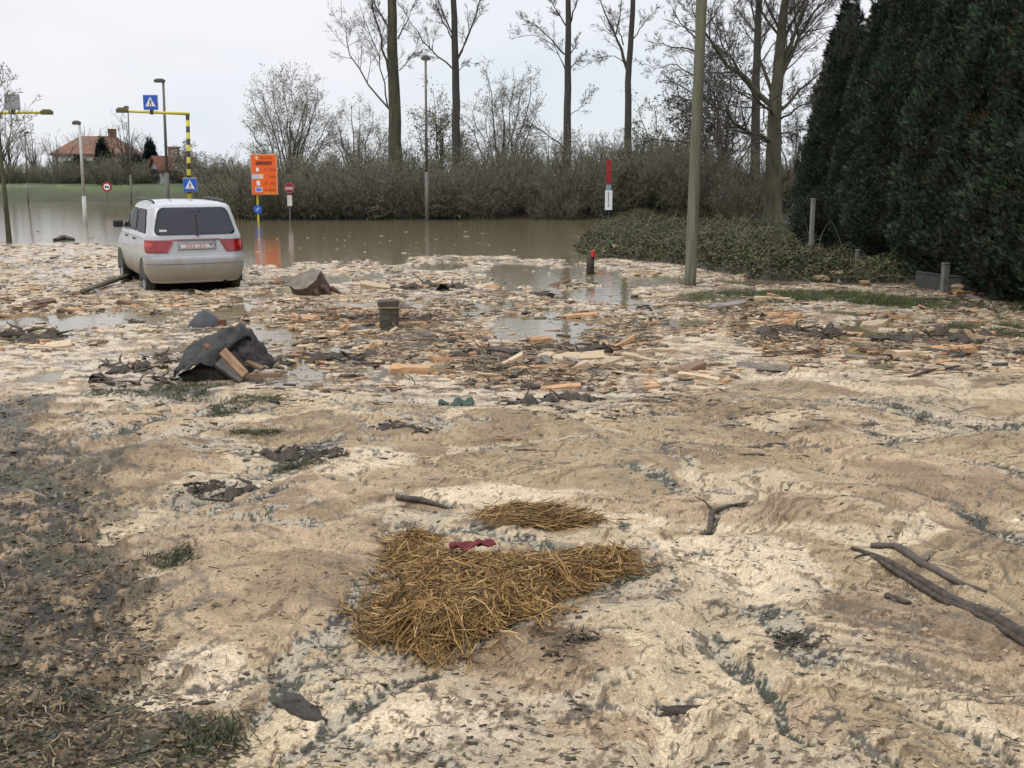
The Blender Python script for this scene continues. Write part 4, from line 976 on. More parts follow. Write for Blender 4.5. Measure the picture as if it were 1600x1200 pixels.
mb = MB(); mb.box(PV(237, 173.5, YG) - b + np.array((0, -0.0, 0)), (0.10, 0.13, 0.24)); mb.build('bracket', M_blk, gan)
crossing_board(gan, PV(298.5, 289, YG) - b + np.array((0, -0.11, 0)), 0.255)
b2 = PV(-70, 355, YG); b2[2] = -0.25; t2 = PV(-76, 177, YG); e2 = PV(66, 176, YG)
ga2 = empty('crossing_gantry', b2, 0, 'yellow gantry arm at the left edge carrying a grey square sign', 'gantry sign')
mb = MB(); mb.tube([(0, 0, 0), t2 - b2], [0.078, 0.068], 12); mb.build('post', M_str, ga2, True)
mb = MB(); mb.tube([t2 - b2 + np.array((-0.07, 0, 0)), e2 - b2], [0.055, 0.045], 10); mb.build('arm', M_yel, ga2, True)
mb = MB(); e_ = PV(73, 176, YG) - b2; mb.box(e_, (0.40, 0.22, 0.14)); mb.box(e_ + np.array((0, 0, 0.09)), (0.3, 0.15, 0.05)); mb.build('lamp_box', M_ol, ga2, bevel=0.02)
crossing_board(ga2, PV(20, 159.5, YG) - b2 + np.array((0, -0.05, 0)), 0.275, False)
mb = MB(); mb.box(PV(21, 175, YG) - b2, (0.10, 0.13, 0.18)); mb.build('bracket', M_blk, ga2)

# round speed-limit style sign far away on the bank
b = PV(168, 322, 64); b[2] = -0.2; c = PV(167, 292, 64) - b
o = empty('round_sign', b, 0, 'round white sign with a red ring on the far shore left of the car', 'road sign')
mb = MB(); mb.tube([(0, 0, 0), (c[0], 0.05, c[2] + 0.2)], 0.03, 8); mb.build('post', M_lampd, o)
d_ = MB(); d_.disc((c[0], c[2]), 0.29, -0.02, 0.02); d_ = d_.build('red_disc', M_signred, o)
f = MB(); f.disc((c[0], c[2]), 0.185, -0.028, -0.022); f = f.build('white_face', M_white, d_)
k = MB(); k.box((c[0] - 0.06, -0.034, c[2]), (0.10, 0.006, 0.11)); k.box((c[0] + 0.07, -0.034, c[2] - 0.01), (0.11, 0.006, 0.08)); k.build('vehicle_symbols', M_blk, f)

# orange direction board
YO = 46.0
b = PV(404, 345, YO); b[2] = -0.3; o = empty('direction_board', b, 0, 'tall orange direction board with black lines of text and a round blue sign below', 'road sign')
def Q(px, py): return PV(px, py, YO) - b
tl, br = Q(392, 241), Q(435.5, 304.5); ctr = (tl + br) / 2; wd, ht = br[0] - tl[0], tl[2] - br[2]
mb = MB(); mb.tube([(0, 0, 0), (Q(402, 300)[0], 0, ctr[2] + ht * 0.4)], 0.045, 8); mb.build('post', M_yel, o)
mb = MB(); mb.tube([(Q(428, 300)[0], 0.02, ctr[2] - ht * .45), (Q(428, 300)[0], 0.02, ctr[2] + ht * 0.4)], 0.03, 8); mb.build('rear_rail', M_galv, o)
bo = MB(); bo.box((0, 0, 0), (wd, 0.06, ht)); bo = bo.build('board', mat('board_edge_pale_orange', (0.62, 0.24, 0.12), 0.5, 0.1), o, bevel=0.012); bo.location = ctr + np.array((0, -0.08, 0))
fc = MB(); fc.box((-0.015, -0.034, 0), (wd - 0.10, 0.006, ht - 0.07)); fc = fc.build('orange_face', M_orange, bo)
M_txt = mat('dark_lettering', (0.12, 0.03, 0.02), 0.5, 0.2, 30); M_faint = mat('brown_lettering', (0.34, 0.055, 0.012), 0.5, 0.2, 30)
M_yp = mat('cream_symbol', (0.62, 0.55, 0.36), 0.5, 0.1); M_lb = mat('pale_blue_symbol', (0.42, 0.50, 0.62), 0.5, 0.3, 60); M_db = mat('blue_symbol', (0.13, 0.15, 0.55), 0.5, 0.1)
def onb(name, m, x0, y0, x1, y1, yy=-0.04):
    p0, p1 = Q(x0, y0) - ctr, Q(x1, y1) - ctr; k = MB(); k.box(((p0[0] + p1[0]) / 2, yy, (p0[2] + p1[2]) / 2), (abs(p1[0] - p0[0]), 0.006, abs(p1[2] - p0[2]))); return k.build(name, m, bo)
def textrow(m, x0, y0, x1, y1, nlet, nm='text_line'):
    k = MB(); g = random.Random(int(x0 * y0)); p0, p1 = Q(x0, y0) - ctr, Q(x1, y1) - ctr; w = (p1[0] - p0[0]) / nlet; h = abs(p0[2] - p1[2]); zc = (p0[2] + p1[2]) / 2
    for i in range(nlet):
        if g.random() < 0.12: continue
        x = p0[0] + (i + 0.5) * w; t_ = g.randrange(3)
        k.box((x - w * .28, -0.04, zc), (w * .2, 0.006, h))
        if t_ != 1: k.box((x + w * .22, -0.04, zc - h * .1), (w * .2, 0.006, h * .8))
        k.box((x - w * .03, -0.0395, zc + (h * .4 if t_ == 0 else -h * .4 if t_ == 1 else 0)), (w * .32, 0.005, h * .2))
    k.build(nm, m, bo)
onb('symbol_panel', M_yp, 400, 244, 403.5, 249.5); textrow(M_faint, 407.5, 244.5, 426, 248.5, 11)
textrow(M_txt, 400.5, 252.5, 425, 257.5, 9, 'text_line'); onb('text_band', mat('dark_red_band', (0.22, 0.04, 0.02), 0.5), 400, 252, 425.5, 257.8, -0.0365)
onb('symbol_panel', M_white, 401, 262, 405.5, 268)
onb('symbol_panel', M_lb, 394.5, 272, 404, 279.5); onb('symbol_panel', M_yp, 404.2, 272, 412.5, 279.5)
onb('symbol_panel', M_white, 402, 282.5, 407.5, 290); onb('symbol_panel', M_lb, 400, 292.5, 411.5, 300, -0.038); onb('symbol_panel', M_db, 401.5, 294, 409, 298.5, -0.043)
for y_ in (263, 274, 284.5, 295): textrow(M_faint, 415, y_, 418.5, y_ + 3.5, 2); textrow(M_faint, 421, y_, 432, y_ + 3.5, 6)
onb('bottom_stripe', mat('yellow_orange_stripe', (0.65, 0.27, 0.03), 0.5), 414, 300.5, 433, 302.5)
c = Q(403.5, 327); mb = MB(); mb.disc((c[0], c[2]), 0.18, -0.085, -0.055); dd = mb.build('round_blue_sign', M_blue, o)
mb = MB(); mb.prism([(c[0] - .09, c[2] - .02), (c[0] - .02, c[2] - .09), (c[0] + .08, c[2] + .06), (c[0] + .05, c[2] + .09)], -0.092, -0.087); mb.build('arrow', mat('pale_arrow', (0.25, 0.4, 0.75), 0.4), dd)

# red no-entry sign with a white plate
b = PV(453, 345, 45.6); b[2] = -0.3; o = empty('stop_sign', b, 0, 'dark red round sign with pale bar over a narrow white plate', 'road sign')
c = PV(452.5, 293.5, 45.6) - b
mb = MB(); mb.tube([(0, 0, 0), (c[0], 0, c[2] + .2)], 0.032, 8); mb.build('post', M_lampd, o)
mb = MB(); mb.disc((c[0], c[2]), 0.215, -0.06, -0.035); rm = mb.build('rim', mat('faded_red_rim', (0.34, 0.13, 0.13), 0.5), o)
mb = MB(); mb.disc((c[0], c[2]), 0.185, -0.068, -0.062); fc = mb.build('red_face', M_dred, rm)
mb = MB(); mb.box((c[0], -0.074, c[2] - 0.02), (0.30, 0.008, 0.12)); mb.build('pale_bar', mat('pale_pink_bar', (0.46, 0.33, 0.35), 0.5), fc)
c = PV(453, 313.5, 45.6) - b; mb = MB(); mb.box((c[0], -0.05, c[2]), (0.20, 0.02, 0.44)); mb.build('white_plate', mat('weathered_white_plate', (0.55, 0.54, 0.50), 0.5, 0.2, 8), o)

# red, blue and white marker post
b = PV(951, 345, 45.8); b[2] = -0.2; o = empty('marker_post', b, 0, 'narrow marker post with red top and white lettered plate at the water edge', 'marker post')
def Qm(px, py): return PV(px, py, 45.8) - b
mb = MB(); mb.tube([(0, 0.03, 0), (0, 0.03, Qm(951, 255)[2])], 0.045, 8); mb.build('post', M_blk, o)
def mp_(name, m, x0, y0, x1, y1, d=0.03):
    p0, p1 = Qm(x0, y0), Qm(x1, y1); k = MB(); k.box(((p0[0] + p1[0]) / 2, -0.04, (p0[2] + p1[2]) / 2), (abs(p1[0] - p0[0]), d, abs(p1[2] - p0[2]))); return k.build(name, m, o, bevel=0.006)
mp_('red_board', M_signred, 947.3, 250.5, 954.6, 287.5, 0.08); mp_('blue_band', mat('pale_blue_band', (0.20, 0.30, 0.38), 0.5), 946.8, 287.8, 954.8, 297); wp_ = mp_('white_plate', M_white, 945.5, 297.3, 956.2, 328)
k = MB(); g = random.Random(3)
for i in range(8): p0 = Qm(950.5, 300.5 + i * 3.1); k.box((p0[0], -0.059, p0[2]), (0.075 * g.uniform(.6, 1), 0.006, 0.05))
k.build('lettering', mat('grey_lettering', (0.16, 0.16, 0.17), 0.5), wp_)

# the wooden utility pole
b = np.array(G(1078, 446)); b[2] -= 0.3; tp = PV(1099, -60, b[1])
o = empty('utility_pole', b, 0, 'tall weathered wooden utility pole with a green tinge rising out of the frame', 'utility pole')
mw = mat('weathered_pole_wood', (0.115, 0.105, 0.080), 0.85, 0.35, 3, 0.35, c2=(0.20, 0.195, 0.145), stretch=(6, 6, 0.35))
n, l = mw.node_tree.nodes, mw.node_tree.links   # algae on the upper part, grey below
t = n.new('ShaderNodeTexCoord'); s = n.new('ShaderNodeSeparateXYZ'); l.new(t.outputs['Object'], s.inputs[0]); z = n.new('ShaderNodeTexNoise'); z.inputs['Scale'].default_value = 3
a = n.new('ShaderNodeMath'); a.operation = 'MULTIPLY_ADD'; a.inputs[1].default_value = 1.6; l.new(z.outputs['Fac'], a.inputs[0]); l.new(s.outputs['Z'], a.inputs[2])
r = n.new('ShaderNodeMapRange'); r.inputs['From Min'].default_value = 2.6; r.inputs['From Max'].default_value = 4.2; r.inputs['To Max'].default_value = 0.42; l.new(a.outputs[0], r.inputs['Value'])
x = n.new('ShaderNodeMixRGB'); p = n['Principled BSDF']; l.new(r.outputs[0], x.inputs['Fac']); l.new(p.inputs['Base Color'].links[0].from_socket, x.inputs['Color1']); x.inputs['Color2'].default_value = (0.085, 0.088, 0.035, 1); l.new(x.outputs[0], p.inputs['Base Color'])
d_ = tp - b; mb = MB(); mb.tube([d_ * q for q in np.linspace(0, 1, 12)], list(np.linspace(0.105, 0.088, 12)), 14); mb.build('pole_shaft', mw, o, True)

# the short wooden post with a red cap
b = np.array(G(922, 426)); b[2] -= 0.15; hh = PV(921, 393, b[1])[2] - b[2]
o = empty('wooden_post', b, 0, 'short dark green wooden post with a red patch on top standing in the debris', 'post')
mb = MB(); mb.tube([(0, 0, 0), (0, 0, hh * .5), (0.01, 0, hh)], [0.082, 0.08, 0.078], 12); mb.build('shaft', mat('dark_green_wood', (0.035, 0.034, 0.020), 0.8, 0.4, 9, 0.4, c2=(0.075, 0.06, 0.045)), o, True)
mb = MB(); mb.tube([(0.045, -0.045, hh - 0.10), (0.05, -0.045, hh + 0.02)], [0.052, 0.045], 8); mb.build('red_cap', mat('red_reflector', (0.5, 0.03, 0.03), 0.4), o)

# fence under the conifers: posts and concrete gravel boards
M_conc = mat('dark_damp_concrete', (0.050, 0.048, 0.044), 0.85, 0.4, 5, 0.3)
def fpost(px, yb, yt, w, label, m):
    b = np.array(G(px, yb)); hh = PV(px, yt, b[1])[2] - b[2]; o = empty('fence_post', (b[0], b[1], b[2] - .1), 0.1, label, 'fence post')
    k = MB(); k.box((0, 0, hh / 2 + .05), (w, w, hh + .1)); k.build('shaft', m, o, bevel=0.012)
    k = MB(); k.box((0, 0, hh + .115), (w * 1.12, w * 1.12, 0.03)); k.build('cap', m, o, bevel=0.008)
fpost(1266, 405, 312, 0.09, 'slim pale concrete fence post at the left end of the conifers', mat('pale_concrete', (0.20, 0.19, 0.165), 0.85, 0.3, 5))
fpost(1475, 455, 413, 0.11, 'squat grey fence post at the low plinth under the conifers', mat('grey_concrete', (0.13, 0.13, 0.12), 0.85, 0.3, 5))
fpost(1338, 425, 392, 0.07, 'short thin grey stake under the left conifers', mat('grey_stake', (0.14, 0.13, 0.11), 0.85, 0.3, 5))
for (p0, p1, lb) in (((1432, 447), (1472, 453), 'dark concrete plinth board left of the squat fence post'), ((1479, 455), (1640, 468), 'dark concrete plinth board right of the squat fence post')):
    a_, c_ = np.array(G(*p0)), np.array(G(*p1)); m_ = (a_ + c_) / 2; v = c_ - a_; L = float(np.hypot(v[0], v[1]))
    k = MB(); k.box((0, 0, 0.10), (L, 0.06, 0.40), jit=0.012); k.box((0, -0.005, 0.315), (L * 0.99, 0.08, 0.03)); q = k.build('plinth_board', M_conc, None, bevel=0.008); q.location = (m_[0], m_[1], m_[2] - .05); q.rotation_euler = (0, 0, math.atan2(v[1], v[0])); tag(q, lb, 'plinth')

# ------------------------------------------------------------------ the far houses
M_wallw = mat('white_render', (0.62, 0.61, 0.58), 0.85, 0.08, 2); M_tile = mat('orange_roof_tiles', (0.165, 0.080, 0.050), 0.85, 0.25, 1.6, c2=(0.21, 0.11, 0.07)); M_tile2 = mat('brown_roof_tiles', (0.16, 0.070, 0.045), 0.85, 0.25, 1.6); M_win = mat('house_window_glass', (0.03, 0.035, 0.045), 0.1); M_brick = mat('chimney_brick', (0.16, 0.08, 0.055), 0.9, 0.3, 3)
def house(label, Y, x0, x1, ye, yr, dep, hip, rz, mt, cat='house'):
    a_, c_ = PV(x0, ye, Y), PV(x1, ye, Y); wdt = c_[0] - a_[0]; ze = a_[2]; zr = PV(x0, yr, Y)[2]; cx_ = (a_[0] + c_[0]) / 2; b0 = gz(cx_, Y)
    o = empty('house', (cx_, Y, b0), rz, label, cat); H_ = ze - b0; Hr = zr - b0; w = wdt / 2 - 0.3
    k = MB(); k.box((0, dep / 2, H_ / 2), (2 * w, dep - .6, H_))
    if not hip: k.add([(-w, .3, H_), (w, .3, H_), (0, .3, Hr - .15), (-w, dep - .3, H_), (w, dep - .3, H_), (0, dep - .3, Hr - .15)], [(0, 1, 2), (5, 4, 3)])
    k.build('wall', M_wallw, o)
    e = wdt / 2; r = MB()
    if hip:
        V = [(-e, 0, H_), (e, 0, H_), (e, dep, H_), (-e, dep, H_), (-e * .45, dep / 2, Hr), (e * .45, dep / 2, Hr)]
        V += [(x, y, z - .25) for x, y, z in V[:4]]
        r.add(V, [(0, 1, 5, 4), (1, 2, 5), (2, 3, 4, 5), (3, 0, 4), (6, 7, 1, 0), (7, 8, 2, 1), (8, 9, 3, 2), (9, 6, 0, 3), (9, 8, 7, 6)])
    else:
        for sg in (-1, 1):
            V = [(sg * e, -.1, H_ - .25), (0, -.1, Hr), (0, dep + .1, Hr), (sg * e, dep + .1, H_ - .25)]; V += [(x, y, z - .2) for x, y, z in V]
            fs = [(0, 1, 2, 3), (7, 6, 5, 4), (0, 4, 5, 1), (1, 5, 6, 2), (2, 6, 7, 3), (3, 7, 4, 0)]; r.add(V, fs)
    ro = r.build('roof', mt, o)
    k = MB(); cx2 = e * (.4 if hip else .0); k.box((cx2, dep / 2, Hr + .15), (.9, .7, 1.3)); k.box((cx2, dep / 2, Hr + .85), (1.05, .85, .12)); k.build('chimney', M_brick, ro)
    if hip:
        for s_ in (-.42, -.15):
            k = MB(); yy = dep * .28; zz_w = H_ + (Hr - H_) * .56; k.box((s_ * e, yy - .12, zz_w), (.55, .3, .7)); k.build('roof_window', M_galv, ro)
    for i in range(3 if hip else 1):
        x_ = (-.6 + .6 * i) * w if hip else 0
        f = MB(); f.box((x_, .28, H_ * .6), (1.3, .1, 1.2)); f = f.build('window', M_white, o); g_ = MB(); g_.box((x_, .22, H_ * .6), (1.1, .06, 1.0)); g_.build('pane', M_win, f)
    return o
house('far house with a broad hipped orange tile roof and white walls', 142, 78, 198, 240, 211, 8.0, True, 0.05, M_tile)
house('small far house with a white gable and brown roof behind the lamp post', 108, 226, 252, 262, 243, 6.0, False, -0.45, M_tile2)

# ------------------------------------------------------------------ floating wood and debris
rd = random.Random(17)
W_ = {'orange': (mat('fresh_orange_wood', (0.36, 0.185, 0.085), 0.75, 0.3, 5, 0.3, c2=(0.52, 0.32, 0.17), stretch=(1, 7, 7), rand=0.25), 'fresh orange brown split plank floating in the sawdust', 'orange brown planks'),
      'pale': (mat('pale_pine_wood', (0.40, 0.30, 0.19), 0.75, 0.22, 5, 0.3, c2=(0.54, 0.42, 0.275), stretch=(1, 7, 7), rand=0.2), 'pale cream pine offcut floating in the sawdust', 'pale pine offcuts'),
      'brown': (mat('wet_brown_wood', (0.115, 0.064, 0.036), 0.6, 0.4, 5, 0.4, c2=(0.21, 0.125, 0.07), stretch=(1, 6, 6), rand=0.3), 'wet dark brown block of wood lying among the floating offcuts', 'wet brown blocks'),
      'grey': (mat('weathered_grey_wood', (0.155, 0.135, 0.115), 0.7, 0.35, 5, 0.35, c2=(0.27, 0.24, 0.205), stretch=(1, 7, 7), rand=0.3), 'weathered grey board floating among the offcuts', 'weathered grey boards'),
      'dark': (mat('blackish_wet_bark', (0.030, 0.026, 0.022), 0.5, 0.5, 7, 0.6, c2=(0.085, 0.066, 0.05), stretch=(1, 4, 4), rand=0.3), 'blackish wet piece of bark lying in the floating wood', 'blackish bark pieces')}
def plank_mesh(seed, L, w, th, m, bark=False):
    """a split board: straight grain, torn ends, one corner sometimes missing"""
    g = random.Random(seed); k = MB(); n = 6; ring = 5 if bark else 4
    bend = g.uniform(-.10, .10); sec = [(-.5, -.4), (.5, -.5), (.5, .4), (0.1, .62), (-.5, .45)] if bark else [(-.5, -.5), (.5, -.5), (.5, .5), (-.5, .5)]
    tear0, tear1 = [g.uniform(-.13, .13) for _ in sec], [g.uniform(-.13, .13) for _ in sec]; tp = g.uniform(.55, 1.0) if g.random() < .5 else 1.0
    for i in range(n):
        f = i / (n - 1) - .5; e = 1 + (tp - 1) * (f + .5)
        for j, (a, b_) in enumerate(sec):
            ox = f * L + (tear0[j] * L * .6 if i == 0 else tear1[j] * L * .6 if i == n - 1 else 0)
            k.V.append((ox, a * w * e * g.uniform(.93, 1.06) + bend * f * f * L * 2, b_ * th * g.uniform(.88, 1.1) + (g.uniform(-.01, .01))))
    for i in range(n - 1):
        for j in range(ring): k.F.append((i * ring + j, i * ring + (j + 1) % ring, (i + 1) * ring + (j + 1) % ring, (i + 1) * ring + j)[::-1])
    k.F.append(tuple(range(ring))[::-1]); k.F.append(tuple((n - 1) * ring + j for j in range(ring)))
    me = bpy.data.meshes.new('plank'); me.from_pydata(k.V, [], k.F); me.materials.append(m); me.update(); return me
PM = {}
for ci, c in enumerate(W_):
    PM[c] = [plank_mesh(100 * ci + s, 1.0, rd.uniform(.10, .40), rd.uniform(.05, .15) if c != 'dark' else rd.uniform(.10, .24), W_[c][0], c == 'dark') for s in range(9)]
car_c = np.array((car.location.x, car.location.y)); ch, sh = math.cos(CAR_HEAD), math.sin(CAR_HEAD)
def in_car(x, y):
    dx, dy = x - car_c[0], y - car_c[1]; lx, ly = ch * dx + sh * dy, -sh * dx + ch * dy
    return abs(lx) < 0.98 and -0.15 < ly < 4.3
def free(x, y):
    landd = min(x - np.interp(y, [24, 27, 33, 41, 46, 60], [3.4, 1.7, 2.1, 3.3, 4.2, 4.2]), y - np.interp(x, NX, NYv))
    return not in_car(x, y) and landd < -0.1
DENS = [(300, 520), (620, 560), (900, 560), (1000, 520), (740, 500), (1150, 520), (1290, 540), (1400, 560), (560, 500), (820, 590), (700, 585), (1180, 500), (640, 545), (480, 520), (930, 600), (1060, 580)]
def samples(n, lo, hi, seed, wet_keep=0.08):
    """points of the floating wood field, denser in some drifts, sparser over open water"""
    g = np.random.default_rng(seed); out = []; D_ = np.array(DENS)
    while sum(len(q) for q in out) < n:
        N_ = 4 * n; k = g.integers(0, len(D_), N_); cl_ = g.uniform(0, 1, N_) < .5
        px = np.where(cl_, D_[k, 0] + g.normal(0, 110, N_), g.uniform(-60, 1680, N_)); py = np.where(cl_, D_[k, 1] + g.normal(0, 26, N_), g.uniform(lo, hi, N_))
        ok = (py > lo) & (py < hi) & (px > -80) & (px < 1700) & ~((px < 420) & (py > 490) & (g.uniform(0, 1, N_) < .75)) & ~((px > 1150) & (py > 585) & (hi < 650)) & ~((py > 560 + 40 * np.exp(-((px - 800) / 300) ** 2)) & (g.uniform(0, 1, N_) < .7) & (hi < 650))
        x, y = GPv(px[ok], py[ok]); z_, _, _ = ground_eval(x, y)
        ok2 = np.array([free(a, b_) for a, b_ in zip(x, y)]) & ((z_ > 0) | (g.uniform(0, 1, len(x)) < wet_keep)) & (fbm(x * .9, y * .55, 5, 3) + g.uniform(-.35, .35, len(x)) > -.12)
        out.append(np.stack([x, y], 1)[ok2])
    return np.concatenate(out)[:n]
cand = [(0, 0, a, b_) for a, b_ in samples(300, 425, 605, 3)]
xs = np.array([c[2] for c in cand]); ys = np.array([c[3] for c in cand]); zs_, _, _ = ground_eval(xs, ys)
for i, (px, py, x, y) in enumerate(cand):
    c = rd.choices(list(W_), (26, 34, 18, 12, 10))[0]; me = rd.choice(PM[c])
    o = bpy.data.objects.new({'orange': 'wood_plank', 'pale': 'pine_offcut', 'brown': 'wood_block', 'grey': 'grey_board', 'dark': 'bark_piece'}[c], me); COL.objects.link(o)
    s = rd.triangular(.16, .62, .28) * (1.25 if rd.random() < .08 else 1)
    o.scale = (s, s * rd.uniform(.75, 1.1), s * rd.uniform(.8, 1.3)); o.location = (x, y, max(float(zs_[i]), 0.0) + 0.004)
    o.rotation_euler = (rd.gauss(0, .22), rd.gauss(0, .10) + (rd.uniform(-.5, .5) if rd.random() < .18 else 0), rd.gauss(0, .6)); tag(o, W_[c][1], {'orange': 'plank', 'pale': 'offcut', 'brown': 'slab', 'grey': 'board', 'dark': 'bark'}[c], W_[c][2])
# the countless smaller bits: one mass
def bits(name, label, n, lo, hi, smin, smax, seed, flat=1.0, colors=None, pos=None, wr=(.15, .5)):
    g = np.random.default_rng(seed)
    if pos is None:
        P = samples(n, lo, hi, seed, .12)
    else: P = pos
    n = len(P); z_, _, _ = ground_eval(P[:, 0], P[:, 1]); z_ = np.maximum(z_, 0.0)
    B = np.array([(sx, sy, sz) for sx in (-.5, .5) for sy in (-.5, .5) for sz in (-.5, .5)])
    Q6 = np.array([(0, 1, 3, 2), (4, 6, 7, 5), (0, 4, 5, 1), (2, 3, 7, 6), (0, 2, 6, 4), (1, 5, 7, 3)])
    L = g.uniform(smin, smax, n) * np.where(g.uniform(0, 1, n) < .15, 1.5, 1); Wd = L * g.uniform(*wr, n); Th = np.minimum(L * g.uniform(.06, .22, n), 0.05) * flat
    V = B[None] * np.stack([L, Wd, Th], 1)[:, None] * (1 + g.uniform(-.22, .22, (n, 8, 3)))
    rx = g.normal(0, .25, n); rz = g.normal(0, .55, n)
    y2 = V[..., 1] * np.cos(rx)[:, None] - V[..., 2] * np.sin(rx)[:, None]; z2 = V[..., 1] * np.sin(rx)[:, None] + V[..., 2] * np.cos(rx)[:, None]
    x3 = V[..., 0] * np.cos(rz)[:, None] - y2 * np.sin(rz)[:, None]; y3 = V[..., 0] * np.sin(rz)[:, None] + y2 * np.cos(rz)[:, None]
    V = np.stack([x3 + P[:, 0:1], y3 + P[:, 1:2], z2 + z_[:, None] + Th[:, None] * .3], -1)
    pal = np.array(colors or [(.42, .23, .115), (.5, .39, .26), (.5, .37, .23), (.42, .31, .19), (.46, .36, .24), (.13, .085, .055), (.22, .18, .14), (.05, .042, .035), (.34, .27, .19), (.25, .15, .085), (.36, .28, .2)])
    c = pal[g.integers(0, len(pal), n)] * g.uniform(.7, 1.25, (n, 1))
    Fq = (Q6[None] + (np.arange(n) * 8)[:, None, None]).reshape(-1, 4)
    o = mesh_np(name, V.reshape(-1, 3), Fq, M_bits, None, np.repeat(c, 8, 0)); tag(o, label, 'debris', kind='stuff'); return o
M_bits = mat_attr('wood_bits', 0.7, 0.3, 0.3, 25)
bits('wood_debris', 'mass of small broken wood bits floating on the flooded road', 14000, 360, 606, .025, .13, 5, 1, None, None, (.08, .4))
def scatter_px(n, f, seed):
    g = random.Random(seed); out = []
    while len(out) < n:
        px, py = g.uniform(-60, 1660), g.uniform(560, 1230)
        if f(px, py, g): out.append(GP(px, py))
    return np.array(out)
bits('wood_chips', 'loose wood chips and bark crumbs scattered over the sawdust', 5000, 0, 0, .006, .020, 6, 1, [(.06, .045, .03), (.10, .07, .045), (.45, .33, .2), (.2, .13, .08), (.05, .045, .035), (.30, .2, .12)], scatter_px(3200, lambda x, y, g: g.random() < .6, 8), (.2, .6))
# plant litter and mud crumbs on the dark mud at the left
dpx = [(-60, 560), (20, 600), (75, 690), (140, 760), (190, 850), (235, 930), (240, 1050), (270, 1120), (360, 1160), (400, 1240)]
def in_dirt(x, y, g): return x < np.interp(y, [q[1] for q in dpx], [q[0] for q in dpx]) + g.gauss(0, 22)
def strand_mesh(P0, n, L, wdt, seed, pal, lift=.02, up=.25, name='straw', ang=None, k=4, hfun=None):
    g = np.random.default_rng(seed); c = P0[g.integers(0, len(P0), n)]
    a = g.uniform(0, 2 * np.pi, n) if ang is None else ang + g.normal(0, .5, n)
    D = np.stack([np.cos(a), np.sin(a), g.normal(0, up, n)], 1); Ln = L * g.uniform(.4, 1.2, n)
    P = grow(c - D * Ln[:, None] * .5, D, Ln, k, .16, -.02, g)
    z_, _, _ = ground_eval(P[..., 0].ravel(), P[..., 1].ravel()); z_ = np.maximum(z_, 0).reshape(n, k)
    hh = hfun(P[..., 0], P[..., 1]) if hfun else 0
    off = g.uniform(0, 1, (n, 1)); P[..., 2] = z_ + lift * off + hh * off ** .6 + np.abs(P[..., 2] - c[:, 2:3]) * .5
    T = np.gradient(P, axis=1); S = np.cross(T, g.normal(size=(n, 1, 3)) * .6 + np.array((0, 0, 1.0))); S /= np.linalg.norm(S, axis=2, keepdims=True) + 1e-9
    w = (wdt * g.uniform(.5, 1.3, n))[:, None, None]
    V = np.stack([P - S * w * .5, P + S * w * .5], 2); ix = np.arange(n * k * 2).reshape(n, k, 2)
    q = np.stack([ix[:, :-1, 0], ix[:, :-1, 1], ix[:, 1:, 1], ix[:, 1:, 0]], -1).reshape(-1, 4)
    pal = np.array(pal); cc_ = pal[g.integers(0, len(pal), n)] * g.uniform(.75, 1.2, (n, 1))
    return V.reshape(-1, 3), q, np.repeat(cc_, 2 * k, 0)
# dark crumbs washed together in the runnels and cracks
gcr = np.random.default_rng(44); wsel = np.flatnonzero((ww.ravel() > .62) & (gY.ravel() < 9.3) & (gY.ravel() > 2.2) & (np.abs(gT.ravel()) < .62) & (gX.ravel() > np.interp(gY.ravel(), DY, DX) + .15))
pw = (gY.ravel()[wsel] ** 2); wsel = gcr.choice(wsel, 2400, p=pw / pw.sum())
bits('bark_crumbs', 'dark bark crumbs washed together in the wet runnels of the sawdust', 0, 0, 0, .006, .024, 45, 1, [(.035, .032, .025), (.055, .045, .03), (.08, .06, .04), (.045, .05, .03), (.13, .10, .07)], np.stack([gX.ravel()[wsel], gY.ravel()[wsel]], 1) + gcr.normal(size=(2400, 2)) * .02, (.2, .7))
M_straw = mat_attr('straw', 0.6, 0.3, 0.15, 20)
Pd = scatter_px(5500, in_dirt, 9)
bits('plant_litter', 'trampled litter of dead leaves and bark on the dark mud', 5500, 0, 0, .006, .026, 10, .6, [(.045, .036, .024), (.06, .047, .03), (.085, .066, .040), (.14, .11, .066), (.028, .024, .018), (.24, .18, .105), (.05, .055, .025), (.10, .10, .09)], Pd, (.15, .7))
V, q, cc_ = strand_mesh(np.c_[Pd, np.zeros(len(Pd))], 1500, .05, .0045, 12, [(.06, .044, .026), (.11, .08, .045), (.17, .125, .068), (.035, .028, .018), (.06, .058, .026), (.24, .18, .10)], .025, .3)
o = mesh_np('dead_grass_litter', V, q, M_straw, None, cc_); tag(o, 'matted dead grass stalks trampled into the dark mud at left', 'dead grass', kind='stuff')
Ps_ = scatter_px(3500, lambda x, y, g: not in_dirt(x, y, g), 19)
V, q, cc_ = strand_mesh(np.c_[Ps_, np.zeros(len(Ps_))], 3200, .05, .0035, 13, [(.06, .042, .026), (.12, .085, .05), (.05, .05, .03), (.2, .14, .08), (.035, .03, .024)], .012, .15)
o = mesh_np('fibre_litter', V, q, M_straw, None, cc_); tag(o, 'fine dark root fibres and splinters scattered over the sawdust', 'fibres', kind='stuff')
def inside(poly_, x, y):
    r = np.zeros(np.shape(x), bool); n = len(poly_)
    for i in range(n):
        (x0, y0), (x1, y1) = poly_[i], poly_[(i + 1) % n]
        r ^= ((y0 > y) != (y1 > y)) & (x < (x1 - x0) * (y - y0) / (y1 - y0 + 1e-12) + x0)
    return r
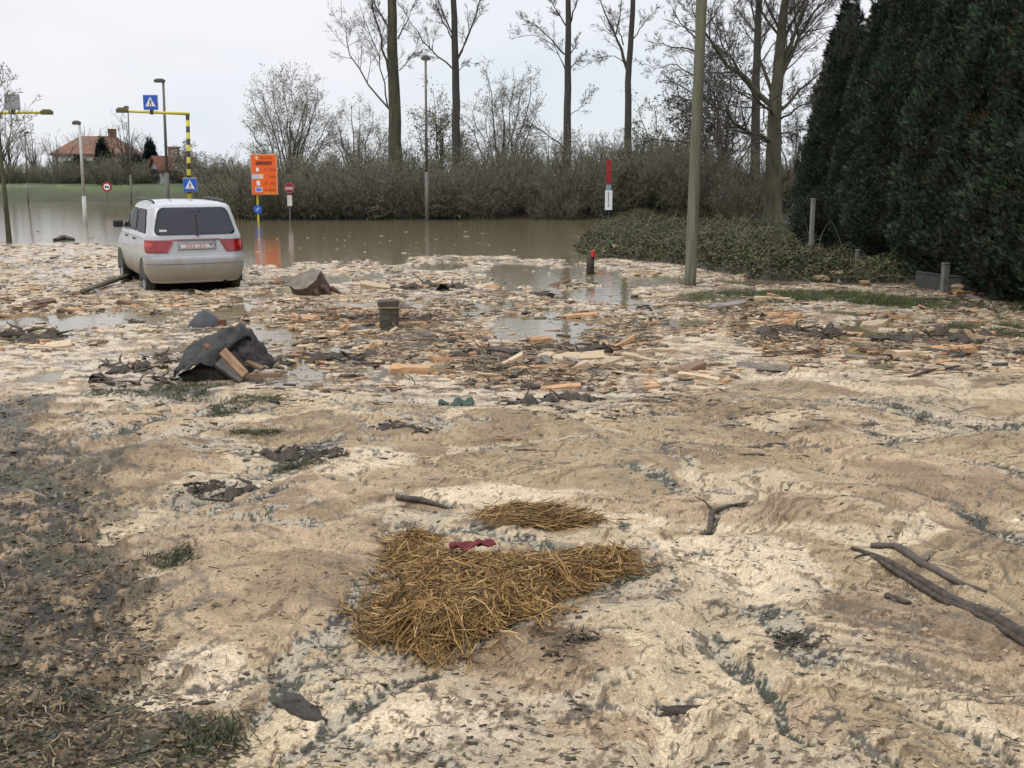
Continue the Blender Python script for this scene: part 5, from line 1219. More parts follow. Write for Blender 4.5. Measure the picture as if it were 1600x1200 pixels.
def region_points(pxpoly, n, seed):
    pl = [GP(*p) for p in pxpoly]; A = np.array(pl); g = np.random.default_rng(seed)
    q = np.stack([g.uniform(A[:, 0].min(), A[:, 0].max(), n * 6), g.uniform(A[:, 1].min(), A[:, 1].max(), n * 6)], 1)
    q = q[inside(pl, q[:, 0], q[:, 1])][:n]; return pl, np.concatenate([q, np.zeros((len(q), 1))], 1)
def edge_d(pl): 
    cl = pl + [pl[0]]
    return lambda x, y: np.where(inside(pl, x, y), seg_dist(x, y, cl), 0)
SP = [(.30, .180, .055), (.37, .235, .078), (.20, .115, .036), (.12, .070, .025), (.43, .29, .115), (.25, .145, .045), (.07, .042, .018), (.15, .09, .033)]
def straw_heap(label, pxpoly, n, hmax, seed, ang=None, L=.19):
    pl, pts = region_points(pxpoly, 900, seed); ed = edge_d(pl); hf = lambda x, y: hmax * (1 - np.exp(-ed(x, y) / .13)); c = pts.mean(0)
    root = empty('straw_heap', (c[0], c[1], gz(c[0], c[1])), 0, label, 'straw')
    B = np.array(root.location)
    A = np.array(pl); gx, gy = np.meshgrid(np.linspace(A[:, 0].min(), A[:, 0].max(), 90), np.linspace(A[:, 1].min(), A[:, 1].max(), 60)); z_, _, _ = ground_eval(gx, gy)
    hz = hf(gx, gy); z_ = z_ + hz * .62 + .02 * fbm(gx * 14, gy * 14, 3, 3) * (hz > .01) - .03 * (hz < .004)
    ix = np.arange(gx.size).reshape(gx.shape); q = np.stack([ix[:-1, :-1], ix[:-1, 1:], ix[1:, 1:], ix[1:, :-1]], -1).reshape(-1, 4)
    mesh_np('matted_base', np.stack([gx, gy, z_], -1).reshape(-1, 3) - B, q, M_sbase, root, None, True)
    gs = np.random.default_rng(seed + 1); st = pts[ed(pts[:, 0], pts[:, 1]) < .10]; st = st[gs.integers(0, len(st), n // 40)] + gs.normal(size=(n // 40, 3)) * np.array((.10, .10, 0)); pts = np.concatenate([pts, st])
    V, q, cc_ = strand_mesh(pts, n, L, .0043, seed, [(r_ * .88, g_ * .84, b_ * .82) for r_, g_, b_ in SP], .02, .22, ang=ang, hfun=hf)
    mesh_np('straw', V - B, q, M_straw, root, cc_)
    return root
M_sbase = mat('matted_wet_straw', (0.055, 0.035, 0.016), 0.9, 0.5, 30, 0.6, c2=(0.17, 0.11, 0.05))
HEAP = [(584, 1006), (604, 972), (624, 940), (640, 915), (646, 890), (675, 880), (720, 886), (765, 892), (830, 900), (900, 898), (955, 896), (995, 900), (970, 916), (920, 934), (870, 958), (812, 980), (762, 1004), (705, 1022), (645, 1028), (605, 1020)]
straw_heap('big heap of golden brown straw in the middle of the sawdust', HEAP, 10500, .065, 21)
straw_heap('small flat patch of brown straw behind the big heap', [(750, 822), (790, 808), (850, 808), (900, 818), (945, 832), (900, 840), (850, 846), (790, 842)], 1500, .025, 22, 0.1)
straw_heap('thin wisp of brown straw at the left end of the big heap', [(600, 880), (615, 852), (660, 845), (690, 858), (650, 880), (618, 896)], 500, .05, 23)
Pf = samples(2500, 385, 606, 91, .05)
V, q, cc_ = strand_mesh(np.c_[Pf, np.zeros(len(Pf))], 3600, .32, .011, 14, [(.05, .038, .026), (.10, .075, .045), (.035, .032, .024), (.2, .15, .09), (.06, .06, .03), (.3, .22, .13)], .05, .3)
o = mesh_np('floating_stems', V, q, M_straw, None, cc_); tag(o, 'dark stems and reeds tangled among the floating wood', 'stems', kind='stuff')
# red cloth on the straw
def cloth(name, label, cat, px, py, L, Wd, rz, m, seed, lift, fold=.02, nx=22, ny=9):
    b = np.array(G(px, py)); V = []; g = np.random.default_rng(seed)
    X_, Y_ = np.meshgrid(np.linspace(-.5, .5, nx), np.linspace(-.5, .5, ny)); w = 1 - .5 * np.abs(2 * X_) ** 1.8
    Z_ = fold * fbm(X_ * 5, Y_ * 3, seed, 3) * 2 + .6 * fold * (1 - (2 * Y_) ** 2)
    V = np.stack([X_ * L, Y_ * Wd * w + .015 * np.sin(X_ * 7), Z_], -1).reshape(-1, 3); ix = np.arange(nx * ny).reshape(ny, nx)
    q = np.stack([ix[:-1, :-1], ix[:-1, 1:], ix[1:, 1:], ix[1:, :-1]], -1).reshape(-1, 4)
    o = mesh_np(name, V, q, m, None, None, True); so = o.modifiers.new('thick', 'SOLIDIFY'); so.thickness = .008; o.location = (b[0], b[1], b[2] + lift); o.rotation_euler = (0, 0, rz); return tag(o, label, cat)
cloth('red_cloth', 'crumpled dark red cloth lying on the straw heap', 'cloth', 738, 893, .20, .06, .35, mat('dark_red_cloth', (0.13, 0.02, 0.024), 0.8, 0.35, 14), 4, .10, .014)
cloth('green_bag', 'dark green scrap of plastic in the pale sawdust right of centre', 'scrap', 713, 632, .30, .14, -.1, mat('green_plastic', (0.03, 0.06, 0.042), 0.5, 0.5, 14), 5, .02, .04)
# stump, upright stub, rubber sheet, cone
M_cut = mat('weathered_cut_wood', (0.12, 0.098, 0.075), 0.8, 0.35, 6, 0.3, c2=(0.20, 0.17, 0.135))
b = np.array(G(488, 459)); o = empty('tree_stump', (b[0], b[1], b[2] - .03), 0, 'sawn grey brown tree stump tipped over in the debris right of the car', 'stump')
ax = Vector((-.30, -.42, .80)).normalized(); u = ax.cross(Vector((1, 0, 0))).normalized() * -1; v = ax.cross(u)
k = MB(); nn = 22; g = random.Random(9)
lob = [1 + .10 * math.sin(3 * t + 1) + .05 * math.sin(7 * t) for t in (2 * math.pi * i / nn for i in range(nn))]
for (h, r_) in ((-.22, .30), (-.05, .29), (.1, .275), (.2, .27)):
    for i in range(nn): t = 2 * math.pi * i / nn; k.V.append(tuple(Vector((-.04, 0, .12)) + ax * h + (u * math.cos(t) + v * math.sin(t)) * r_ * lob[i] * g.uniform(.97, 1.03)))
for a_ in range(3):
    for i in range(nn): k.F.append((a_ * nn + i, a_ * nn + (i + 1) % nn, (a_ + 1) * nn + (i + 1) % nn, (a_ + 1) * nn + i))
k.build('bark', mat('red_brown_bark', (0.055, 0.032, 0.022), 0.85, 0.5, 9, 0.6, c2=(0.12, 0.075, 0.05)), o, True)
k2 = MB(); k2.V = [tuple(Vector(q) + ax * .004) for q in k.V[3 * nn:]] + [tuple(Vector((-.04, 0, .12)) + ax * .225)]; k2.F = [(i, (i + 1) % nn, nn) for i in range(nn)]; k2.build('sawn_face', M_cut, o)
k = MB()
for (a_, c_, r_) in (((.14, -.12, .16), (.36, -.2, 0), .06), ((.08, -.22, .12), (.16, -.36, 0), .05), ((.2, .1, .12), (.48, .05, .02), .05)): k.tube([a_, ((a_[0] + c_[0]) / 2, (a_[1] + c_[1]) / 2, max(a_[2], .1)), c_], [r_, r_ * .8, r_ * .4], 8)
k.build('root', mat('root_bark', (0.075, 0.042, 0.03), 0.85, 0.5, 9, 0.5), o, True)
b = np.array(G(608, 514)); o = empty('timber_stub', b, .15, 'upright blackened timber stub with a pale band standing in the debris', 'timber stub')
k = MB(); k.box((0, 0, .13), (.24, .2, .34), jit=.02, rng=g); k.build('shaft', W_['dark'][0], o, bevel=.015)
k = MB(); k.box((0, 0, .335), (.27, .23, .07), jit=.012, rng=g); k.build('top_block', mat('dark_brown_block', (0.05, 0.033, 0.022), 0.7, 0.4, 12, 0.4), o, bevel=.012)
k = MB(); k.box((0, 0, .290), (.285, .24, .02)); k.build('pale_band', mat('straw_coloured_band', (0.24, 0.19, 0.09), 0.6, 0.3, 12), o)
for (px_, py_, L, wd_, rz_, c, lb) in ((585, 510, .55, .12, .2, 'dark', 'long blackish board at the foot of the upright timber stub'), (640, 503, .42, .14, -.3, 'dark', 'blackish slab leaning right of the upright timber stub'), (572, 497, .3, .1, .5, 'brown', 'short brown slab left of the upright timber stub'), (640, 578, .40, .2, .05, 'orange', 'wide orange board at the near edge of the floating wood'), (1365, 507, .34, .22, -.5, 'pale', 'whitish split log end lying at the right side of the debris'), (1130, 480, .62, .2, .02, 'grey', 'big slate grey board below the utility pole'), (1075, 578, .34, .24, .6, 'brown', 'chunky brown block at the near edge right of centre'), (950, 570, .36, .16, .8, 'pale', 'pale splintered plank propped up near the centre'), (860, 575, .55, .12, -.25, 'brown', 'long reddish brown board at the near edge of centre'), (845, 531, .28, .24, .1, 'orange', 'square orange block beside the large puddle'), (1490, 550, .5, .2, .0, 'orange', 'flat salmon coloured board near the right edge'), (1190, 580, .52, .14, -.35, 'grey', 'grey round edged slab lying alone on pale sawdust at right')):
    b_ = G(px_, py_, .02); q = bpy.data.objects.new('wood_board', plank_mesh(px_, L, wd_, .07, W_[c][0], c == 'dark')); COL.objects.link(q); q.location = b_; q.rotation_euler = (rd.gauss(0, .12), rd.uniform(-.2, .05), rz_); tag(q, lb, 'board')
def clod_mesh(seed, m):
    g2 = np.random.default_rng(seed); a, h = np.meshgrid(np.linspace(0, 2 * np.pi, 17)[:-1], np.linspace(-1, 1, 9)); r_ = np.sqrt(np.clip(1 - h ** 2, 0, 1)) * (1 + .45 * vnoise(a * 1.2 + 3, h * 2 + 5, seed) + .35 * vnoise(a * 3, h * 5, seed + 1)); V = np.stack([np.cos(a) * r_ * .5, np.sin(a) * r_ * .32, h * .22 * (1 + .2 * vnoise(a, h * 3, seed))], -1).reshape(-1, 3)
    ix = np.arange(16 * 9).reshape(9, 16); q = np.stack([ix[:-1], np.roll(ix, -1, 1)[:-1], np.roll(ix, -1, 1)[1:], ix[1:]], -1).reshape(-1, 4)
    o_ = mesh_np('mud_clod', V, q, m, None, None, True); me_ = o_.data; bpy.data.objects.remove(o_); return me_
# crumpled dark rubber sheet with planks in it
b = np.array(G(345, 588)); o = empty('roofing_sheet', b, 0, 'crumpled dark grey sheet of roofing felt arched over broken planks', 'sheet')
def Qs(px, py, dy=0.0): return PV(px, py, b[1] + dy) - b
kA = [  # rows from the back rim to the near rim, points along the sheet from left to right
    [(285, 575, .35), (300, 540, .45), (325, 522, .5), (355, 512, .5), (378, 508, .45), (394, 520, .4)],
    [(275, 580, .15), (292, 545, .2), (322, 530, .25), (352, 520, .22), (378, 511, .2), (393, 530, .2)],
    [(271, 584, .0), (290, 556, .0), (322, 540, .05), (348, 533, .05), (368, 528, .05), (384, 531, .1)],
    [(272, 586, -.1), (290, 568, -.12), (318, 552, -.1), (338, 546, -.1), (352, 545, -.02), (366, 535, .05)],
    [(276, 584, -.16), (298, 574, -.2), (318, 566, -.2), (336, 570, -.18), (346, 560, -.1), (352, 544, .0)]]
K = np.array([[Qs(x_, y_, d_) for x_, y_, d_ in row] for row in kA]); U = np.linspace(0, 1, 40); Vv = np.linspace(0, 1, 28)
rowi = np.stack([[np.interp(U, np.linspace(0, 1, 6), K[r_, :, c_]) for c_ in range(3)] for r_ in range(5)]); S_ = np.stack([[np.interp(Vv, np.linspace(0, 1, 5), rowi[:, c_, i]) for i in range(40)] for c_ in range(3)]); S_ = np.transpose(S_, (2, 1, 0))
for _ in range(2): S_[1:-1] = (S_[:-2] + 2 * S_[1:-1] + S_[2:]) / 4; S_[:, 1:-1] = (S_[:, :-2] + 2 * S_[:, 1:-1] + S_[:, 2:]) / 4
uu, vv2 = np.meshgrid(U, Vv); S_[..., 2] += .06 * fbm(uu * 5, vv2 * 4, 8, 3) + .03 * fbm(uu * 13, vv2 * 11, 9, 3); S_[..., 1] += .03 * fbm(uu * 6, vv2 * 5, 18, 3)
ix = np.arange(40 * 28).reshape(28, 40); q = np.stack([ix[:-1, :-1], ix[:-1, 1:], ix[1:, 1:], ix[1:, :-1]], -1).reshape(-1, 4)
M_felt = mat('roofing_felt', (0.012, 0.011, 0.010), 0.85, 0.4, 6, 0.7, c2=(0.065, 0.062, 0.058), bscale=40)
sh_ = mesh_np('felt', S_.reshape(-1, 3), q[:, ::-1], M_felt, o, None, True); so = sh_.modifiers.new('thick', 'SOLIDIFY'); so.thickness = .014; so.offset = 0
k = MB(); mm_ = [Qs(325, 544, -.03), Qs(333, 548, -.04), Qs(336, 556, -.05)]
rp = MB(); rp.tube([Qs(322, 538, -.0), Qs(328, 545, -.03), Qs(330, 546, -.03)], [.03, .04, .03], 8, squash=.5); rp.build('rust_patch', mat('rust_brown', (0.13, 0.065, 0.035), 0.85, 0.4, 16), o, True)
def brd(parent, name, p0, p1, w, th, m, tw=0.0):
    a_, c_ = Vector(p0), Vector(p1); d_ = c_ - a_; qd = d_.to_track_quat('X', 'Z'); kk = MB(); kk.box((0, 0, 0), (d_.length, w, th), jit=.008, rng=g); oo = kk.build(name, m, parent, bevel=.006); oo.location = (a_ + c_) / 2; oo.rotation_mode = 'QUATERNION'; oo.rotation_quaternion = qd @ Matrix.Rotation(tw, 3, 'X').to_quaternion(); return oo
def tbrd(name, label, p0, p1, w, th, m, cat='plank', tw=0.): q = brd(None, name, Vector(p0) + Vector(b), Vector(p1) + Vector(b), w, th, m, tw); tag(q, label, cat); return q
tbrd('broken_plank', 'pale broken plank sticking out of the dark roofing sheet', Qs(347, 548, -.08), Qs(384, 586, -.22), .085, .03, mat('dirty_pale_plank', (0.20, 0.115, 0.065), 0.8, 0.35, 6, 0.4, c2=(0.36, 0.23, 0.135), stretch=(1, 6, 6)), tw=.9)
tbrd('dark_plank', 'dark plank along the near edge of the roofing sheet', Qs(340, 566, -.14), Qs(380, 594, -.22), .10, .04, W_['dark'][0], tw=.6)
cs = np.array([[Qs(346, 542, .10), Qs(372, 530, .14), Qs(393, 512, .30)], [Qs(362, 560, .0), Qs(392, 548, .08), Qs(410, 540, .2)], [Qs(384, 580, -.06), Qs(410, 574, .0), Qs(432, 569, .12)]]); U9 = np.linspace(0, 1, 26)
ra_ = np.stack([[np.interp(U9, (0, .5, 1), cs[r_, :, c_]) for c_ in range(3)] for r_ in range(3)]); cr9 = np.transpose(np.stack([[np.interp(U9, (0, .5, 1), ra_[:, c_, i]) for i in range(26)] for c_ in range(3)]), (2, 1, 0)); u9, v9 = np.meshgrid(U9, U9); cr9[..., 2] += .05 * fbm(u9 * 5, v9 * 5, 61, 3) + .025 * fbm(u9 * 14, v9 * 14, 62, 2); cr9[..., 1] -= .03 * fbm(u9 * 7, v9 * 6, 63, 3)
ix = np.arange(676).reshape(26, 26); q9 = np.stack([ix[:-1, :-1], ix[:-1, 1:], ix[1:, 1:], ix[1:, :-1]], -1).reshape(-1, 4); q = mesh_np('black_sheet', cr9.reshape(-1, 3), q9, mat('black_brown_sheet', (0.012, 0.010, 0.010), 0.8, 0.4, 9, 0.6, c2=(0.05, 0.04, 0.036), bscale=30), None, None, True); so = q.modifiers.new('thick', 'SOLIDIFY'); so.thickness = .012; q.location = b; tag(q, 'black crumpled sheet spread out right of the grey roofing sheet', 'sheet')
q = bpy.data.objects.new('black_lump', clod_mesh(91, mat('black_muck', (0.010, 0.009, 0.008), 0.7, 0.5, 20, 0.6, c2=(0.045, 0.038, 0.03)))); COL.objects.link(q); q.location = tuple(np.array(Qs(336, 586, .05)) + b); q.scale = (.62, .5, .62); tag(q, 'black lump of muck added for the shade in the hollow under the roofing sheet', 'filler')  # added lump, coloured near black for the shade in the hollow
tbrd('brown_plank', 'short red brown plank in front of the black sheet', Qs(386, 566, -.05), Qs(412, 576, -.12), .07, .03, W_['brown'][0])
tbrd('grey_plank', 'grey brown plank lying right of the dark roofing sheet', Qs(375, 588, -.18), Qs(440, 585, -.2), .06, .03, W_['brown'][0])
b = np.array(G(322, 507)); o = empty('rubber_cone', (b[0], b[1], b[2] - .02), .3, 'dark grey rubber cone lying squashed behind the roofing sheet', 'cone')
k = MB(); nn = 20
for (zz1, r_, ox) in ((0, .22, 0), (.06, .2, 0), (.13, .13, -.01), (.19, .06, -.02), (.215, .02, -.025)):
    for i in range(nn): t = 2 * math.pi * i / nn; k.V.append((ox + r_ * math.cos(t) * 1.05, r_ * .8 * math.sin(t), zz1))
for a_ in range(4):
    for i in range(nn): k.F.append((a_ * nn + i, a_ * nn + (i + 1) % nn, (a_ + 1) * nn + (i + 1) % nn, (a_ + 1) * nn + i))
k.F.append(tuple(4 * nn + i for i in range(nn))); k.build('cone_body', mat('grey_rubber', (0.040, 0.044, 0.050), 0.6, 0.3, 9, 0.3), o, True)
k = MB(); k.box((.2, -.08, .05), (.10, .06, .07), jit=.015, rng=g); k.build('rust_end', mat('rusty_end', (0.12, 0.05, 0.03), 0.8, 0.4, 20), o, bevel=.01)

# branches and sticks lying about
M_stick = mat('wet_branch_bark', (0.018, 0.014, 0.011), 0.65, 0.5, 30, 1.0, c2=(0.10, 0.075, 0.052), stretch=(1, 1, 1))
def branch(name, label, pxpts, radii, cat='branch', m=None, lift=.6, twigs=0, seed=1):
    P = []; 
    for (px_, py_), r_ in zip(pxpts, radii): x_, y_, z_ = G(px_, py_); P.append(np.array((x_, y_, z_ + r_ * lift)))
    n = max(12, 5 * len(P)); Pk, L = resample(P, n); rk = np.interp(np.linspace(0, 1, n), np.linspace(0, 1, len(radii)), radii); gg = np.random.default_rng(seed)
    Pk += gg.normal(size=Pk.shape) * rk[:, None] * .05; rk = rk * gg.uniform(.97, 1.03, n)
    if m is None: m = M_stick
    c = Pk.mean(0); root = empty(name, c, 0, label, cat); k = MB(); k.tube([p_ - c for p_ in Pk], list(rk), 9, squash=.75); k.build('limb', m, root, True)
    if twigs:
        for i in range(twigs):
            k = MB(); p_ = Pk[gg.integers(2, n - 2)] - c; d_ = gg.normal(size=3) * .12; d_[2] = abs(d_[2]) * .5; k.tube([p_, p_ + d_ * .6, p_ + d_ + gg.normal(size=3) * .02], [.008, .005, .002], 5); k.build('twig', m, root)
    return root
def tangle(name, label, pxpts, seed):
    """a flat tangle of dark roots and twigs over a low clot of mud"""
    gg = np.random.default_rng(seed); A = np.array([G(*q_) for q_ in pxpts]); c = A.mean(0); root = empty(name, c, 0, label, 'roots')
    ext = max(np.ptp(A[:, 0]), .06); n = 42; S = A[gg.integers(0, len(A), n)] - c + gg.normal(size=(n, 3)) * ext * np.array((.16, .22, .03)) + np.array((0, 0, .015))
    D = np.stack([gg.normal(size=n), gg.normal(size=n) * .5, np.abs(gg.normal(size=n)) * .12], 1); P = grow(S, D, ext * gg.uniform(.2, .5, n), 6, .26, -.06, gg); P[..., 2] *= .6; V, q = tubes(P, taperR(np.clip(ext * gg.uniform(.012, .045, n), .003, .02), 6, .3), 5)
    mesh_np('twigs', V, q, M_stick, root, None, True)
    k = mesh_np('mud_clot', *clot(A - c, ext, gg, seed), M_stick, root, None, True)
    return root
def clot(A, ext, gg, seed):
    gx, gy = np.meshgrid(np.linspace(-.75, .75, 36) * ext, np.linspace(-.8, .8, 30) * ext * .7); d_ = np.min([np.hypot(gx - a_[0], (gy - a_[1]) * 1.1) for a_ in A], axis=0) / ext + .16 * fbm(gx / ext * 5, gy / ext * 5, seed, 4)
    z_ = ext * .16 * np.clip(1 - d_ / .22, -.6, 1) * (1 + .5 * fbm(gx / ext * 9, gy / ext * 9, seed + 1, 3)); ix = np.arange(gx.size).reshape(gx.shape); q = np.stack([ix[:-1, :-1], ix[:-1, 1:], ix[1:, 1:], ix[1:, :-1]], -1)
    keep = (z_[:-1, :-1] > -.05 * ext) & (z_[1:, 1:] > -.05 * ext); return np.stack([gx, gy, z_ - .01], -1).reshape(-1, 3), q[keep]
branch('fallen_branch', 'long dark weathered branch running out of the right edge of the picture', [(1330, 862), (1375, 872), (1430, 905), (1490, 940), (1545, 975), (1610, 1010), (1680, 1050)], [.010, .018, .022, .025, .027, .028, .028], twigs=2, seed=2)
branch('fallen_branch', 'second thinner branch lying just behind the long dark one at right', [(1360, 856), (1400, 858), (1440, 885), (1500, 915), (1540, 930)], [.016, .024, .022, .018, .008], m=mat('grey_brown_branch', (0.075, 0.062, 0.05), 0.8, 0.4, 12, 0.5), twigs=1, seed=3)
branch('split_branch', 'dark split strip of wood lying along the near side of the long branch', [(1362, 872), (1410, 900), (1470, 936), (1530, 972), (1600, 1014), (1660, 1048)], [.010, .017, .016, .018, .016, .012], seed=31)
branch('leaning_pole', 'long muddy branch lying on the floating wood beside the car', [(130, 462), (165, 448), (200, 434), (222, 426)], [.05, .06, .055, .04], seed=4, m=mat('muddy_branch', (0.10, 0.078, 0.052), 0.85, 0.4, 9, 0.5), lift=1.2)
tangle('gnarled_root', 'small gnarled dark root behind the rubber cone at left', [(190, 512), (205, 500), (222, 505), (240, 488)], 220)
branch('bent_stick', 'curved black stick on pale sawdust right of the straw', [(1108, 832), (1112, 815), (1135, 808), (1168, 797)], [.011, .015, .009, .005], twigs=2, seed=6)
tangle('black_lump', 'small black forked lump of wet root below the straw heap', [(870, 1050), (885, 1025), (905, 1020), (925, 1018)], 222)
branch('drift_stick', 'flat grey stick lying in the sawdust left of the big straw heap top', [(620, 786), (660, 788), (698, 791)], [.018, .022, .012], seed=8)
q = bpy.data.objects.new('bark_strip', clod_mesh(771, W_['dark'][0])); COL.objects.link(q); q.location = G(466, 1115, .0); q.scale = (.17, .11, .13); q.rotation_euler = (.1, .05, -.75); tag(q, 'thick dark strip of bark in the sawdust near the lower left centre', 'bark')
q = bpy.data.objects.new('bark_strip', clod_mesh(772, W_['dark'][0])); COL.objects.link(q); q.location = G(1066, 1097, .0); q.scale = (.19, .07, .09); q.rotation_euler = (.1, .0, .05); tag(q, 'dark layered bark strip near the bottom right of centre', 'bark')
branch('short_stick', 'short black stick right of the bent one near the long branch', [(1385, 942), (1402, 948), (1420, 956)], [.016, .018, .012], seed=11)
branch('short_stick', 'thin red brown stick on the sawdust beside the dark mud', [(300, 1104), (318, 1102), (336, 1103)], [.006, .008, .005], seed=12)
tangle('driftwood', 'dark driftwood mound of twigs in the pale flow right of centre', [(820, 625), (860, 622), (885, 614), (915, 620)], 228)
tangle('driftwood', 'brown tangle of wet roots below the green scrap', [(600, 672), (615, 668), (640, 672), (655, 676)], 229)
branch('floating_trunk', 'dark lump of driftwood floating at the edge of the water left of the car', [(85, 375), (100, 372), (115, 374)], [.05, .10, .05], twigs=5, seed=15)
branch('long_stick', 'thin black stick lying on sawdust at the right side of the debris', [(1420, 588), (1450, 580), (1505, 570)], [.012, .022, .010], seed=16)
tangle('root_tangle', 'dark root tangle left of the roofing sheet', [(155, 590), (170, 572), (190, 578), (200, 596)], 232)
tangle('root_tangle', 'curved muddy root beside the left side of the roofing sheet', [(225, 572), (240, 560), (258, 566), (262, 590)], 233)
for px_, py_, w_, lb in ((760, 560, 45, 'dark tangle of roots in front of the large puddle'), (900, 545, 40, 'tangle of wet roots right of the large puddle'), (540, 560, 40, 'flat tangle of dark weeds in the middle of the floating wood'), (1250, 520, 50, 'dark weedy tangle in the floating wood at right'), (1480, 530, 50, 'black weedy tangle by the salmon coloured board'), (680, 450, 36, 'small distant tangle of roots between the two puddles'), (30, 525, 50, 'dark weedy tangle on the pale strip at the left edge'), (470, 716, 55, 'tangle of dark weeds in the wet runnel below the roofing sheet'), (345, 778, 45, 'dark weeds along the runnel between two sawdust mounds at left'), (1245, 1012, 30, 'small dark green tuft of weeds in the runnel near the long branch')):
    tangle('weed_tangle', lb, [(px_ - w_, py_), (px_ - w_ * .3, py_ - 4), (px_ + w_ * .4, py_ + 3), (px_ + w_, py_ - 2)], px_)
Pm = samples(2600, 575, 720, 92, .05); Pm = Pm[fbm(Pm[:, 0] * 1.6, Pm[:, 1] * 1.1, 66, 3) > .10]
bits('wood_splinters', 'thin dark splinters and bark scraps thinning out towards the near sawdust', 0, 0, 0, .015, .09, 46, .7, [(.06, .045, .03), (.10, .07, .045), (.04, .036, .03), (.2, .14, .085), (.16, .14, .11), (.45, .33, .2)], Pm, (.06, .3))
# mud clods and bark lumps on the sawdust
M_clod = mat('wet_mud_clod', (0.035, 0.030, 0.022), 0.55, 0.5, 18, 0.6, c2=(0.11, 0.09, 0.06)); CMs = [clod_mesh(s, M_clod) for s in range(5)]
CLODS = [(1180, 610, .10), (1380, 530, .1), (1150, 590, .11), (1320, 560, .10), (250, 655, .08), (40, 640, .08), (385, 725, .07), (445, 712, .08), (495, 690, .09), (300, 760, .05), (820, 650, .08), (1570, 605, .12), (1440, 650, .10), (1520, 668, .10), (700, 560, .11), (560, 585, .12), (760, 600, .10), (470, 500, .15), (600, 752, .04), (1270, 1040, .03), (965, 955, .03), (1330, 780, .04)]
for (px_, py_, s) in CLODS:
    q = bpy.data.objects.new('mud_clod', rd.choice(CMs)); COL.objects.link(q); q.location = G(px_, py_, .0); s *= 1.0; q.scale = (s, s, s * rd.uniform(.5, .9)); q.rotation_euler = (0, 0, rd.uniform(0, 6.28)); tag(q, 'dark wet clod of mud and root fibre lying on the sawdust', 'clod', 'dark mud clods')
# ------------------------------------------------------------------ grass and brambles
M_grass = mat_attr('grass_blades', 0.6, 0.25, 0.1, 5)
def grass(pts, n, L, seed, pal): 
    g = np.random.default_rng(seed); c = pts[g.integers(0, len(pts), n)] + g.normal(size=(n, 3)) * .03; z_, _, _ = ground_eval(c[:, 0], c[:, 1]); c[:, 2] = np.maximum(z_, -.03)
    D = np.stack([g.normal(0, 1.1, n), g.normal(0, 1.1, n), np.ones(n)], 1); P = grow(c, D, L * g.uniform(.4, 1.2, n), 4, .15, -.12, g); S = np.cross(np.gradient(P, axis=1), g.normal(size=(n, 1, 3))); S /= np.linalg.norm(S, axis=2, keepdims=True) + 1e-9
    w = np.array((1, .9, .6, .1))[None, :, None] * .006 * g.uniform(.5, 1.1, (n, 1, 1)); V = np.stack([P - S * w * .5, P + S * w * .5], 2); ix = np.arange(n * 8).reshape(n, 4, 2); q = np.stack([ix[:, :-1, 0], ix[:, :-1, 1], ix[:, 1:, 1], ix[:, 1:, 0]], -1).reshape(-1, 4)
    pal = np.array(pal); return V.reshape(-1, 3), q, np.repeat(pal[g.integers(0, len(pal), n)] * g.uniform(.7, 1.3, (n, 1)), 8, 0)
GP_ = [(.036, .050, .018), (.05, .062, .024), (.03, .04, .018), (.09, .08, .045), (.055, .045, .03)]
pts = []; gg = np.random.default_rng(4)
for e in GREENS:
    k_ = int(60 + 900 * min(e[2] * e[3], 1.2)); a = gg.uniform(0, 6.28, k_); r_ = np.sqrt(gg.uniform(0, 1, k_)); pts.append(np.stack([e[0] + np.cos(a) * r_ * e[2], e[1] + np.sin(a) * r_ * e[3], 0 * a], 1))
V, q, cc_ = grass(np.concatenate(pts), 22000, .05, 5, GP_); tag(mesh_np('grass', V, q, M_grass, None, cc_), 'muddy green grass poking through the sawdust', 'grass', kind='stuff')
pv = []
for e in GREENS[:5]:
    a = gg.uniform(0, 6.28, 900); r_ = np.sqrt(gg.uniform(0, 1, 900)); pv.append(np.stack([e[0] + np.cos(a) * r_ * e[2], e[1] + np.sin(a) * r_ * e[3] * .8, 0 * a], 1))
pv = np.concatenate(pv); pv = pv[fbm(pv[:, 0] * 1.1, pv[:, 1] * 1.1, 88, 3) > -.12]
V, q, cc_ = grass(pv, 15000, .13, 6, [(.07, .105, .03), (.055, .08, .025), (.10, .12, .045), (.09, .08, .04)]); tag(mesh_np('verge_grass', V, q, M_grass, None, cc_), 'green verge grass growing between the utility pole and the conifers', 'grass', kind='stuff')
# bramble and ivy cover on the bank
g = np.random.default_rng(31); n = 130000; bx = g.uniform(1.4, 9.5, n); by = g.uniform(18.6, 45, n)
landd = np.minimum(bx - np.interp(by, [24, 27, 33, 41, 46, 60], [3.4, 1.7, 2.1, 3.3, 4.2, 4.2]), by - np.interp(bx, NX, NYv)); kp = (landd + .3 * fbm(bx * 1.5, by * 1.5, 2, 3) > -.05) & (bx < 8.3 + .12 * (by - 20)); bx, by, landd = bx[kp], by[kp], landd[kp]
z_, _, _ = ground_eval(bx, by); hb = (.10 + .13 * fbm(bx * .9, by * .9, 5, 3) + .10 * ss(.2, 1.2, landd) * ss(34, 24, by)); hb = np.clip(hb, .05, .6) * ss(46, 40, by); z_ = np.maximum(z_, 0.) + hb * g.uniform(0, 1, len(bx)) ** .5
LV, LQ = leaves(np.stack([bx, by, z_], 1), 105000, .03, .042, g, .5); c_ = np.array([(.050, .062, .022), (.066, .072, .030), (.040, .040, .020), (.085, .080, .036), (.055, .036, .022), (.030, .034, .02)])[g.integers(0, 6, 105000)] * g.uniform(.8, 1.75, (105000, 1)) * (.75 + .5 * ss(-.3, .4, fbm(LV[::4, 0] * 1.3, LV[::4, 1] * 1.3, 6, 3)))[:, None]
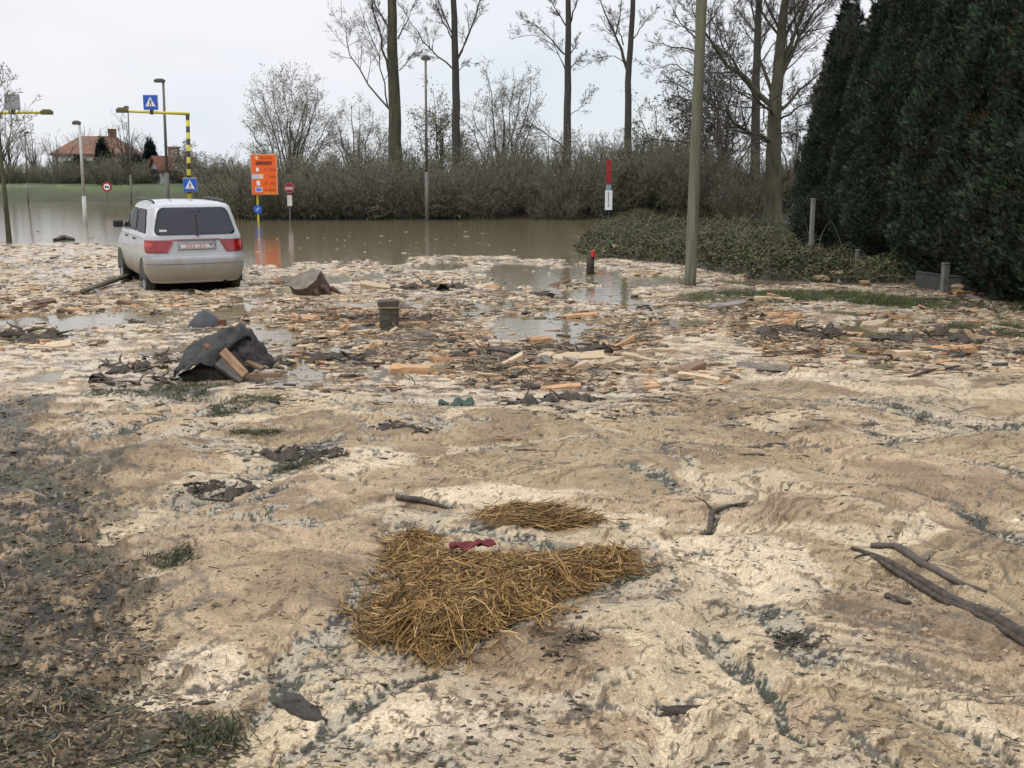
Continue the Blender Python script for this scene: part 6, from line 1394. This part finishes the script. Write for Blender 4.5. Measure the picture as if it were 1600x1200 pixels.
br = mesh_np('bramble_undergrowth', LV, LQ, M_leafy, None, np.repeat(c_, 4, 0)); tag(br, 'dense low brambles and ivy covering the bank at right', 'brambles', kind='stuff')
n = 1500; i_ = g.integers(0, len(bx), n); P = grow(np.stack([bx, by, z_ * .6], 1)[i_], np.stack([g.normal(size=n), g.normal(size=n), np.full(n, .5)], 1), g.uniform(.4, 1.1, n), 6, .15, -.10, g); V, q = tubes(P, taperR(np.full(n, .007), 6, .4), 3); st_ = mesh_np('bramble_canes', V, q, M_twigd, br)
# sawdust lumps caught along the foot of the brambles
M_lump = mat('clotted_sawdust', (0.30, 0.21, 0.115), 0.9, 0.3, 14, 0.6, c2=(0.45, 0.34, 0.205)); LM = [clod_mesh(40 + s, M_lump) for s in range(3)]
for (px_, py_, s) in ((1270, 432, .42), (1308, 438, .32), (1285, 440, .3), (1205, 424, .25), (1010, 392, .3), (1095, 408, .22), (960, 396, .22), (1495, 457, .25), (1180, 430, .2), (1350, 446, .2)):
    q = bpy.data.objects.new('sawdust_lump', rd.choice(LM)); COL.objects.link(q); x_, y_ = GP(px_, py_); q.location = (x_, y_, gz(x_, y_) + .05); q.scale = (s, s, s * 1.1); q.rotation_euler = (rd.uniform(-.5, .5), 0, rd.uniform(0, 6)); tag(q, 'clotted lump of orange sawdust caught at the foot of the brambles', 'sawdust lump', 'sawdust lumps under the brambles')
# bright green weed under the conifers
b = G(1415, 428); o = empty('weed_plant', b, 0, 'small bright green leafy weed under the dark conifers', 'weed'); g = np.random.default_rng(3); n = 120
LV, LQ = leaves(g.normal(size=(40, 3)) * np.array((.22, .15, .10)) + np.array((0, 0, .22)), n, .04, .06, g, .4); mesh_np('leaves', LV, LQ, M_leafy, o, np.repeat(np.array((.07, .14, .025)) * g.uniform(.6, 1.3, (n, 1)), 4, 0)); P = grow(np.zeros((10, 3)), np.stack([g.normal(size=10) * .6, g.normal(size=10) * .4, np.ones(10)], 1), g.uniform(.2, .35, 10), 4, .1, 0, g); V, q = tubes(P, taperR(np.full(10, .006), 4, .4), 4); mesh_np('stem', V, q, M_stick, o)
